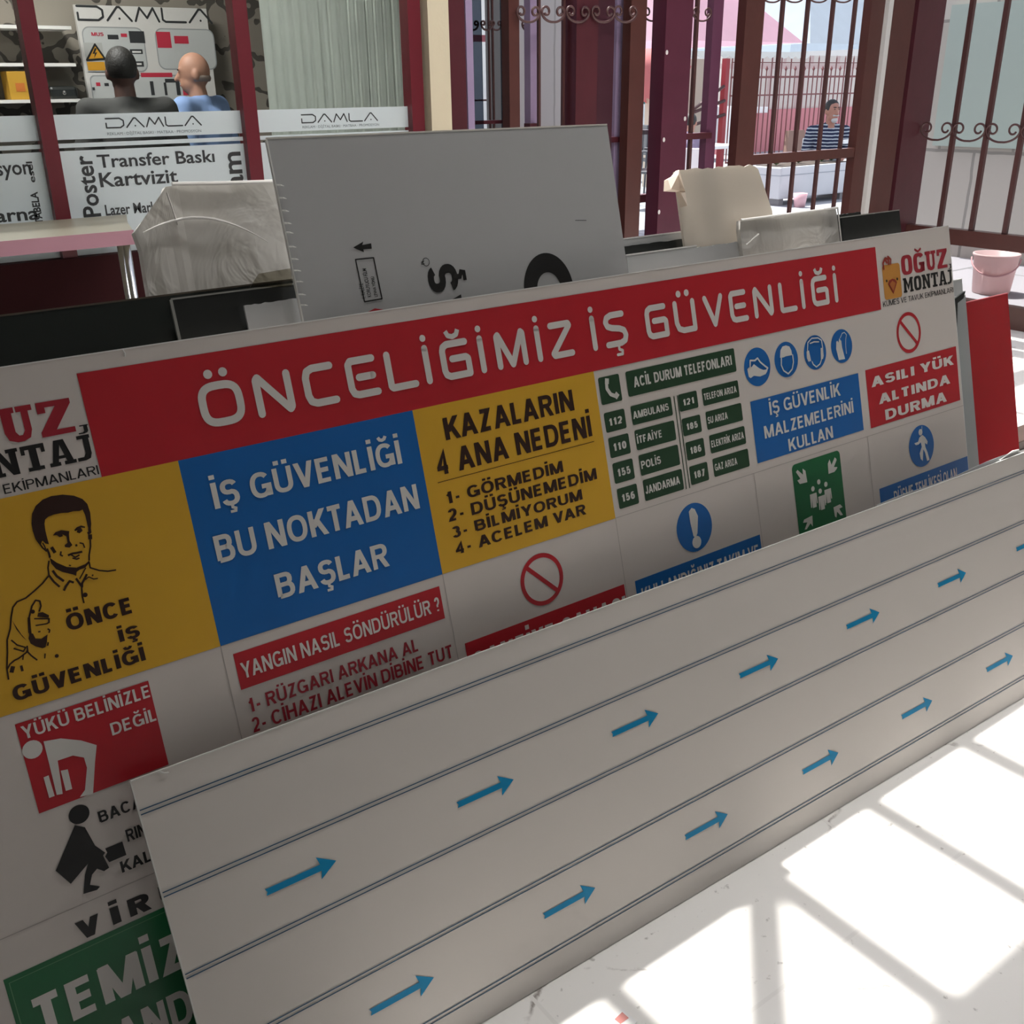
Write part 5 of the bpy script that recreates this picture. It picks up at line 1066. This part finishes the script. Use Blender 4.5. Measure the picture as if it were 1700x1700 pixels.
for k in range(5):
    v = .5637 - .1282 * k
    for dv_ in (.0034, -.0034):
        bm = B(); rect(bm, PN, PL + .001, v + dv_ - .0009, PR_, v + dv_ + .0009, .0004); obj('blue_line', bm, M_line, ap)
def arrow(u, v):
    bm = B(); L = .1215; w = .0052; hw = .0185; hl = .031
    face(bm, PN, [(u, v - w), (u + L - hl * .88, v - w), (u + L - hl, v - hw), (u + L, v), (u + L - hl, v + hw), (u + L - hl * .88, v + w), (u, v + w), (u + .003, v)], .0005); obj('arrow', bm, M_bl2, ap)
for k in range(7): arrow(.381 + .3545 * k, .3735)
for k in range(6): arrow(.491 + .3545 * k, .1175)
# thin sheet caught between arrow panel and sign, right end
PB = -.018
a, b = PN.uv(1460, 838, PB), PN.uv(1690, 748, PB); pts = [(a[0], .03), (b[0] + .004, .03), (b[0] + .008, b[1] - .02), (b[0], b[1] + .001)]
for k in range(10): t = k / 9; pts.append((b[0] + (a[0] - b[0]) * t - .01, b[1] + (a[1] - b[1]) * t + .003 * math.sin(t * 9)))
fo = empty('film_sheet', PN.at(2.4, .03, PB), 'thin grey sheet with a curled corner peeping above the right end of the arrow panel', 'sheet')
obj('sheet', pslab(B(), PN, pts, PB, .003), M_lgrey, fo)
bm = B(); tube(bm, [PN.at(b[0] - .1, b[1] - .008, PB + .003), PN.at(b[0] - .03, b[1] + .004, PB + .003), PN.at(b[0] - .004, b[1] + .002, PB + .004), PN.at(b[0] + .006, b[1] - .02, PB + .003)], .0022, 6); obj('curled_edge', bm, M_edge, fo)
# scrap on the floor
c = onZ(1035, 1688, 0); sc_ = empty('paper_scrap', (c.x, c.y, 0), 'small white sticker scrap with a red mark on the sunlit floor', 'paper scrap', rz=math.radians(-35))
bm = B(); 
q = [onZ(x, y, .0015) for x, y in ((1003, 1693), (1034, 1674), (1058, 1696), (1040, 1712))]; prism(bm, q, [p - Vector((0, 0, .001)) for p in q]); obj('paper', bm, M_plast, sc_)
bm = B(); q = [onZ(x, y, .002) for x, y in ((1020, 1692), (1033, 1680), (1044, 1690), (1030, 1700))]; bm.faces.new([bm.verts.new(p) for p in q]); obj('red_mark', bm, mat('faded_red', (.55, .2, .18), .5), sc_)

# ================================================================ OUTSIDE
M_pave = brick_mat('courtyard_paving', (.27, .28, .305), (.30, .31, .335), (.17, .18, .19), 1.1, 1.1, .015, axis='XY', noise=.05)
bm = B(); box(bm, (XR + .1, -6, -.1), (40, YB + .12, OG)); box(bm, (XP, YB + .12, -.1), (40, 40, OG)); struct('floor_outside', bm, M_pave); bpy.data.objects['floor_outside'].name = 'floor_courtyard'
# stone wall facing the right-hand window
XS = 8.2; ye = onX(1497, 200, XS).y
bm = B(); box(bm, (XS, -3, OG), (XS + .3, ye, 4.2)); struct('wall_stone', bm, brick_mat('pale_block', (.45, .42, .38), (.36, .33, .295), (.24, .225, .205), .62, .95, .012, axis='YZ', noise=.2))
p, q = onX(1580, 20, XS - .03), onX(1760, 250, XS - .03)
tag(obj('wall_panel', box(B(), (XS - .04, q.y, q.z), (XS - .005, p.y, p.z + .05)), mat('pale_green_panel', (.34, .40, .36), .5, var=.03)), 'pale green flat panel fixed on the stone wall outside the right window', 'panel')
# bright stone pier outside the back window
p, q = onY(860, 100, 6.3), onY(1012, 100, 6.3)
struct('wall_outer', box(B(), (p.x, 6.3, OG), (q.x, 6.7, 4.5)), brick_mat('pale_block_b', (.50, .49, .485), (.54, .53, .52), (.38, .37, .36), .7, 1.1, .008, axis='XZ', noise=.2))
p, q = onY(760, 60, 8.2), onY(832, 60, 8.2)
og = empty('gate_frame', (p.x, 8.2, OG), 'faded red metal gate frame seen through the narrow left window strip', 'gate')
for xa, xb in ((776, 781), (820, 829)): obj('gate_post', box(B(), (onY(xa, 100, 8.2).x, 8.2, OG), (onY(xb, 100, 8.2).x, 8.28, onY(825, 58, 8.2).z)), mat('faded_red_paint', (.30, .08, .10), .5), og)
obj('gate_bar', box(B(), (onY(776, 100, 8.2).x, 8.2, onY(800, 69, 8.2).z), (onY(829, 100, 8.2).x, 8.28, onY(800, 58, 8.2).z)), mat('faded_red_paint', (.30, .08, .10), .5), og)
obj('gate_bar', box(B(), (onY(776, 100, 8.2).x, 8.2, onY(800, 168, 8.2).z), (onY(812, 100, 8.2).x, 8.28, onY(800, 165, 8.2).z)), M_iron, og)
# bucket behind the right window
c = onZ(1642, 486, OG); c.x = max(c.x, XR + .45)
def bucket(c, s, label):
    r = empty('bucket', (c.x, c.y, OG), label, 'bucket'); bm = B(); n = 28
    rr = [(0, .0), (.125, .0), (.13, .01), (.155, .27), (.163, .27), (.163, .285), (.150, .285), (.122, .02), (0, .02)]
    for k in range(n):
        a0, a1 = 2 * math.pi * k / n, 2 * math.pi * (k + 1) / n
        for (ra, za), (rb_, zb_) in zip(rr[:-1], rr[1:]):
            ps = [(c.x + ra * s * math.cos(a0), c.y + ra * s * math.sin(a0), OG + za * s), (c.x + ra * s * math.cos(a1), c.y + ra * s * math.sin(a1), OG + za * s), (c.x + rb_ * s * math.cos(a1), c.y + rb_ * s * math.sin(a1), OG + zb_ * s), (c.x + rb_ * s * math.cos(a0), c.y + rb_ * s * math.sin(a0), OG + zb_ * s)]
            vs = [bm.verts.new(p) for p in ps]; bm.faces.new(vs)
    bmesh.ops.remove_doubles(bm, verts=bm.verts[:], dist=1e-5); obj('pail', bm, mat('pink_plastic', (.74, .58, .58), .4, trans=.3), r, smooth=True)
    d = (C - Vector((c.x, c.y, 0))); d.z = 0; d.normalize(); sd = Vector((-d.y, d.x, 0)); ctr = Vector((c.x, c.y, OG + .25 * s))
    obj('handle', tube(B(), [ctr + sd * .165 * s * math.cos(t) + d * .165 * s * math.sin(t) * .9 + Vector((0, 0, -.11 * s * math.sin(t))) for t in [math.pi * i / 16 for i in range(17)]], .006 * s, 6), mat('pink_handle', (.62, .36, .38), .4), r)
    return r
bucket(c, .95, 'pale pink plastic bucket on the ground just outside the right window')
# planter box
def gz(x, y): return onZ(x, y, OG)
a = gz(1292, 343); yp_ = a.y; xr_ = onY(1412, 300, yp_).x; zt_ = onY(1350, 274, yp_).z
pb_ = empty('planter_box', (a.x, yp_, OG), 'white rectangular planter box on the courtyard paving in front of the seated person', 'planter')
bm = B(); box(bm, (a.x, yp_, OG + .08), (xr_, yp_ + .45, zt_), .015); obj('trough', bm, mat('planter_white', (.52, .53, .56), .5), pb_)
obj('rim_groove', box(B(), (a.x - .004, yp_ - .004, zt_ - .10), (xr_ + .004, yp_ + .454, zt_ - .09)), mat('groove_grey', (.3, .32, .36), .6), pb_)
for x in (a.x + .06, xr_ - .12): obj('foot', box(B(), (x, yp_ + .05, OG), (x + .08, yp_ + .4, OG + .08)), mat('foot_grey', (.25, .24, .25), .6), pb_)
obj('soil', box(B(), (a.x + .03, yp_ + .03, zt_ - .01), (xr_ - .03, yp_ + .42, zt_ + .008)), mat('soil', (.05, .035, .025), .9), pb_)
M_leaf = mat('leaf_green', (.07, .16, .05), .6, var=.3)
for k, t in enumerate((.12, .42, .75, .9)):
    x = a.x + (xr_ - a.x) * t; bm = B()
    for j in range(26):
        th = random.uniform(0, 6.28); ln_ = random.uniform(.05, .14); p0 = Vector((x, yp_ + .22, zt_ + .013)); p1 = p0 + Vector((math.cos(th) * ln_ * .8, math.sin(th) * ln_ * .7, ln_ * random.uniform(.3, 1.1))); s_ = Vector((-math.sin(th), math.cos(th), 0)) * .014
        m_ = (p0 + p1) / 2; vs = [bm.verts.new(q) for q in (p0, m_ + s_, p1, m_ - s_)]; bm.faces.new(vs)
    tag(obj('seedling', bm, M_leaf), ['low leafy plant at the left end of the white planter', 'low leafy plant left of centre in the white planter', 'leafy plant right of centre in the white planter, beside the seated person', 'leafy plant at the right end of the white planter'][k], 'plant', 'plants in the white planter')
c = gz(1292, 338); 
bm = B(); n = 20; pot = [(0, 0), (.09, 0), (.12, .2), (.11, .2), (.08, .02), (0, .02)]
for k in range(n):
    a0, a1 = 2 * math.pi * k / n, 2 * math.pi * (k + 1) / n
    for (ra, za), (rb_, zb_) in zip(pot[:-1], pot[1:]): bm.faces.new([bm.verts.new((c.x - .12 + r__ * .7 * math.cos(t), c.y - .42 + r__ * .7 * math.sin(t), OG + z * .8)) for r__, z, t in ((ra, za, a0), (ra, za, a1), (rb_, zb_, a1), (rb_, zb_, a0))])
bmesh.ops.remove_doubles(bm, verts=bm.verts[:], dist=1e-5); tag(obj('flower_pot', bm, mat('pale_pink_clay', (.62, .38, .42), .6), smooth=True), 'small pale pink pot on the paving before the white planter', 'pot')
# seated people
def chair(x, y, rz, label, m, s=1., z=OG):
    r = empty('garden_chair', (0, 0, 0), label, 'chair'); P0 = obj('seat', box(B(), (-.24, -.22, .41), (.24, .22, .44), .01), m, r)
    obj('backrest', box(B(), (-.23, -.25, .5), (.23, -.22, .88), .01), m, r)
    for sx in (-.22, .22):
        obj('leg', tube(B(), [(sx, .2, 0), (sx, .2, .42)], .014), m, r); obj('leg', tube(B(), [(sx, -.26, 0), (sx, -.23, .85)], .014), m, r); obj('armrest', tube(B(), [(sx * 1.15, -.22, .66), (sx * 1.15, .2, .66), (sx, .2, .42)], .013), m, r)
    r.location = (x, y, z); r.rotation_euler = (0, 0, rz); r.scale = (s,) * 3; return r
YM = yp_ + .62; c = onY(1409, 185, YM); s_ = 1.12; zl = onY(1404, 166, YM + .3).z - 1.31 * s_
dm = math.atan2(-c.x, 0)  # turn towards the shop
rz = math.radians(144)
person((c.x, YM + .3, zl), rz, 'grey-bearded person in navy and white striped shirt seated behind the courtyard planter', stripe_mat('navy_stripes', (.010, .016, .05), (.42, .46, .50), 8.0), M_hair, seated=True, beard=True, scale=s_, turn=math.radians(18), skin=mat('tan_skin', (.36, .17, .12), .55), trousers=mat('jeans', (.03, .06, .15), .8))
chair(c.x, YM + .3, rz, 'low white garden chair under the person in the striped shirt', M_plast, s_, OG + (zl - OG) * 1.0)
p, q = onY(1397, 232, YM - .15), onY(1421, 237, YM - .15)
ph = empty('folded_paper', (p.x, YM - .15, p.z), 'small white folded paper held before the striped shirt', 'paper'); obj('sheet', box(B(), (p.x, YM - .2, q.z), (q.x, YM - .14, p.z)), M_plast, ph)
YQ = 8.6; c = onY(1148, 230, YQ); s_ = (onY(1140, 186, YQ).z - OG) / 1.335
person((c.x - .05, YQ, OG), math.radians(-60), 'person in lilac shirt seated outside, half hidden by the door stile', mat('lilac_shirt', (.24, .21, .31), .85), M_hair, seated=True, scale=s_, trousers=mat('dark_trousers', (.03, .035, .05), .8))
chair(c.x - .05, YQ, math.radians(-60), 'white garden chair under the person in the lilac shirt', M_plast, s_)
YT = 9.5; p, q = onY(1182, 243, YT), onY(1226, 243, YT)
tb = empty('garden_table', ((p.x + q.x) / 2, YT, OG), 'small white square garden table by the stair rail in the courtyard', 'table')
cx = (p.x + q.x) / 2; hw = (q.x - p.x) / 2 + .1
obj('tabletop', box(B(), (cx - hw, YT, p.z - .04), (cx + hw, YT + .6, p.z), .008), M_plast, tb)
for x in (-1, 1):
    for y in (.08, .52): obj('leg', tube(B(), [(cx + x * hw * .85, YT + y, OG), (cx + x * hw * .8, YT + y, p.z - .04)], .018), M_plast, tb)
# pink yard wall with pale blocks above, iron fence
YW = 15.5; xa, xb = onY(1196, 200, YW).x, onY(1485, 200, YW).x + 3
struct('wall_yard', box(B(), (xa, YW, OG), (xb, YW + .3, onY(1330, 180, YW).z)), M_pink)
struct('wall_far', box(B(), (xa, YW + .05, onY(1330, 180, YW).z), (xb, YW + .3, onY(1330, 92, YW).z)), brick_mat('far_blocks', (.56, .50, .46), (.60, .55, .50), (.50, .38, .36), .9, .9, .05, noise=.1))
YF = 13.6; fx0, fx1 = onY(1212, 180, YF).x, onY(1475, 180, YF).x + 1; z_ = lambda y: onY(1300, y, YF).z
fe = empty('iron_fence', (fx0, YF, OG), 'dark red wrought iron fence with pointed pickets before the pink yard wall', 'fence')
M_fe = mat('fence_paint', (.16, .045, .045), .45)
for y0, y1 in ((103, 104.6), (126, 129.5), (156, 158.5), (262, 266)): obj('fence_rail', box(B(), (fx0, YF, z_(y1)), (fx1, YF + .04, z_(y0))), M_fe, fe)
x = fx0; k = 0
while x < fx1:
    if k % 2 == 0: obj('picket', tube(B(), [(x, YF + .02, OG), (x, YF + .02, z_(96)), (x, YF + .02, z_(91))], [.013, .013, .002], 6), M_fe, fe)
    else: obj('picket', tube(B(), [(x, YF + .02, OG), (x, YF + .02, z_(118)), (x, YF + .02, z_(114)), (x, YF + .02, z_(109))], [.012, .012, .03, .002], 6), M_fe, fe)
    x += .135; k += 1
# objects by the fence
p, q = onY(1303, 250, YF - .5), onY(1338, 216, YF - .5)
bm = B(); prism(bm, [Vector(v) for v in ((p.x - .05, YF - .6, OG), (q.x, YF - .6, OG), (q.x + .03, YF - .45, q.z), (p.x + .12, YF - .45, q.z))], [Vector(v) for v in ((p.x - .05, YF - .5, OG), (q.x, YF - .5, OG), (q.x + .03, YF - .38, q.z), (p.x + .12, YF - .38, q.z))])
tag(obj('wooden_board', bm, mat('brown_ply', (.22, .13, .10), .7)), 'brown wooden board leaning against the red courtyard fence', 'board')
p, q = onY(1257, 200, YF - .7), onY(1275, 176, YF - .7)
# white letter boxes / meter cabinets on the wall
p, q = onY(1212, 250, YW - .3), onY(1221, 176, YW - .3); 
tag(obj('white_cabinet', box(B(), (p.x, YW - .35, OG), (q.x + .1, YW - .02, q.z), .01), M_plast), 'tall white cabinet beside the left end of the courtyard fence', 'cabinet')
p, q = onY(1253, 188, YW - .2), onY(1274, 177, YW - .2); tag(obj('wall_lamp', box(B(), (p.x, YW - .25, p.z), (q.x, YW - .005, q.z), .02), M_plast), 'small white box lamp on the pink yard wall behind the fence', 'lamp')
# stair block with diagonal rails
YR = 10.4; p, q = onY(1146, 200, YR), onY(1213, 200, YR)
struct('wall_beige', box(B(), (p.x, YR + .5, OG), (q.x, YR + .9, onY(1180, 96, YR).z)), mat('beige_render', (.60, .50, .40), .8, var=.05))
sr = empty('stair_rail', (q.x, YR, OG), 'red post with three sloping dark rails of the outdoor stair before the beige wall', 'railing')
obj('rail_post', box(B(), (onY(1203, 150, YR).x, YR, OG), (onY(1209, 150, YR).x, YR + .08, onY(1206, 97, YR).z)), mat('bright_red_paint', (.35, .04, .05), .5), sr)
for xa_, ya_, xb_, yb_ in ((1148, 184, 1202, 143), (1150, 187, 1203, 167), (1156, 206, 1203, 190)): obj('sloping_rail', tube(B(), [onY(xa_, ya_, YR), onY(xb_, yb_, YR)], .022, 8), M_iron, sr)
# awning with scalloped valance
YA = 11.9; xa, xb = onY(1060, 80, YA).x, onY(1345, 80, YA).x; zt_, zb_ = onY(1200, 63, YA).z, onY(1200, 92, YA).z
aw = empty('awning', ((xa + xb) / 2, YA, zb_), 'long white fabric awning with a scalloped valance above the courtyard', 'awning')
M_aw = mat('awning_cloth', (.78, .78, .75), .8, trans=.35)
bm = B(); n = 22; w = (xb - xa) / n
pts = [(xa, zt_), (xb, zt_)]
for k in range(n):
    for j in range(7): t = j / 6; pts.append((xb - (k + t) * w, zb_ - math.sin(math.pi * t) * w * .22))
prism(bm, [Vector((x, YA, z)) for x, z in pts], [Vector((x, YA + .02, z)) for x, z in pts]); obj('valance', bm, M_aw, aw)
bm = B(); prism(bm, [Vector(v) for v in ((xa, YA, zt_), (xb, YA, zt_), (xb, YA + 1.2, zt_ + .5), (xa, YA + 1.2, zt_ + .5))], [Vector(v) for v in ((xa, YA, zt_ + .03), (xb, YA, zt_ + .03), (xb, YA + 1.2, zt_ + .53), (xa, YA + 1.2, zt_ + .53))]); obj('canopy', bm, M_aw, aw)
for x in (onY(1125, 150, YA + .1).x, onY(1252, 150, YA + .1).x): obj('pole', tube(B(), [(x, YA + .1, OG), (x, YA + .1, zt_)], .03), M_plast, aw)
# pink canopy
YK = 6.9
def canopy(name, label, outline, Y, apex, m, pole, depth=2.4):
    r = empty(name, (pole[0], pole[1], OG), label, 'parasol'); bm = B(); ap_ = bm.verts.new(apex); vs = [bm.verts.new(p) for p in outline]
    for i in range(len(vs)): bm.faces.new((vs[i], vs[(i + 1) % len(vs)], ap_))
    bmesh.ops.solidify(bm, geom=bm.faces[:], thickness=.02); obj('canopy', bm, m, r)
    obj('pole', tube(B(), [(pole[0], pole[1], OG), (pole[0], pole[1], apex.z)], .03), M_plast, r); return r
e0, e1 = onY(1098, 66, YK), onY(1335, 62, YK); zz = e0.z + .0
canopy('parasol', 'huge pink and lilac parasol canopy spread over the courtyard behind the door grille', [Vector((e0.x, YK, zz)), Vector((e1.x, YK, zz)), Vector((e1.x, YK + 1.7, zz)), Vector((e0.x, YK + 1.7, zz))], YK, Vector(((e0.x + e1.x) / 2, YK + .85, zz + .9)), mat('pink_cloth', (.66, .48, .56), .8, trans=.4), (onY(1250, 150, YK + .85).x, YK + .85))
YK2 = 8.9; e0, e1 = onY(1345, 72, YK2), onY(1560, 72, YK2)
canopy('parasol', 'large white parasol canopy at the upper right of the door grille', [Vector((e0.x, YK2, e0.z)), Vector((e1.x, YK2, e0.z)), Vector((e1.x, YK2 + 2.6, e0.z)), Vector((e0.x, YK2 + 2.6, e0.z))], YK2, Vector(((e0.x + e1.x) / 2, YK2 + 1.3, e0.z + 1.6)), mat('white_cloth', (.50, .56, .62), .8, trans=.15), (onY(1455, 150, YK2 + 1.3).x, YK2 + 1.3))
# folded red parasol and parked car behind the side light
YU = 11.0; c = onY(1087, 150, YU)
rp = empty('parasol', (c.x, YU, OG), 'half-folded red parasol above the parked white car', 'parasol')
bm = B(); zt_, zb_ = onY(1087, 98, YU).z, onY(1087, 175, YU).z; n = 12; R_ = .62
top = [bm.verts.new((c.x + .5 * math.cos(6.283 * k / n), YU + .5 * math.sin(6.283 * k / n), zt_ - .1)) for k in range(n)]; apx = bm.verts.new((c.x, YU, zt_ + .25)); low = [bm.verts.new((c.x + (.28 + .07 * (k % 2)) * math.cos(6.283 * k / n), YU + (.28 + .07 * (k % 2)) * math.sin(6.283 * k / n), zb_ + (.1 if k % 2 else 0))) for k in range(n)]
for k in range(n): bm.faces.new((top[k], top[(k + 1) % n], apx)); bm.faces.new((low[k], low[(k + 1) % n], top[(k + 1) % n], top[k]))
obj('canopy', bm, mat('red_cloth', (.62, .22, .22), .8, trans=.35), rp, smooth=True); obj('pole', tube(B(), [(c.x, YU, OG), (c.x, YU, zt_ + .3)], .025), M_plast, rp)
YV = 14.5; c = onY(1078, 200, YV)
cr_ = empty('car', (c.x, YV, OG), 'white car parked at the far end of the courtyard, seen through the door side light', 'car')
zc = onY(1078, 186, YV).z; bm = B(); prof = [(-2.0, .3), (-2.0, .8), (-1.6, .95), (-.9, 1.02), (-.5, 1.42), (.8, 1.45), (1.5, 1.02), (2.0, .95), (2.1, .5), (2.05, .3)]
prism(bm, [Vector((c.x + x, YV, OG + z)) for x, z in prof], [Vector((c.x + x, YV + 1.7, OG + z)) for x, z in prof]); bmesh.ops.bevel(bm, geom=bm.edges[:], offset=.05, segments=2, affect='EDGES'); obj('body', bm, mat('car_white', (.7, .72, .74), .25), cr_)
bm = B(); pr_ = [(-.75, 1.05), (-.42, 1.36), (.15, 1.38), (.15, 1.05)]; prism(bm, [Vector((c.x + x, YV - .005, OG + z)) for x, z in pr_], [Vector((c.x + x, YV + .03, OG + z)) for x, z in pr_]); pr_ = [(.22, 1.05), (.22, 1.38), (.75, 1.38), (1.25, 1.05)]; prism(bm, [Vector((c.x + x, YV - .005, OG + z)) for x, z in pr_], [Vector((c.x + x, YV + .03, OG + z)) for x, z in pr_]); obj('side_window', bm, mat('car_glass', (.05, .14, .15), .15), cr_)
for x in (-1.3, 1.35):
    bm = B(); tube(bm, [(c.x + x, YV - .03, OG + .31), (c.x + x, YV + .2, OG + .31)], .31, 20); obj('wheel', bm, M_black, cr_); bm = B(); tube(bm, [(c.x + x, YV - .04, OG + .31), (c.x + x, YV - .02, OG + .31)], .18, 16); obj('hubcap', bm, M_chrome, cr_)
# stacked café chairs glimpsed through the side light
YG = 10.0; c = onY(1082, 300, YG)
for k, (px, yy) in enumerate(((1080, 9.2), (1088, 10.6))):
    c = onY(px, 300, yy); chair(c.x, yy, math.radians(200 + 50 * k), ['dark metal courtyard chair nearest the door side light', 'dark metal courtyard chair behind the nearest one, below the parked car'][k], mat('chair_metal', (.10, .10, .11), .4, metal=.5))
# far building
XA = onY(740, 60, 24).x
bm = B(); box(bm, (XA - 4, 24, OG), (onY(1090, 60, 24).x, 25, 7)); box(bm, (onY(1080, 60, 24).x, 24, OG), (onY(1700, 60, 24).x + 10, 25, 5)); struct('wall_distant', bm, mat('far_render', (.75, .72, .68), .8, var=.05))
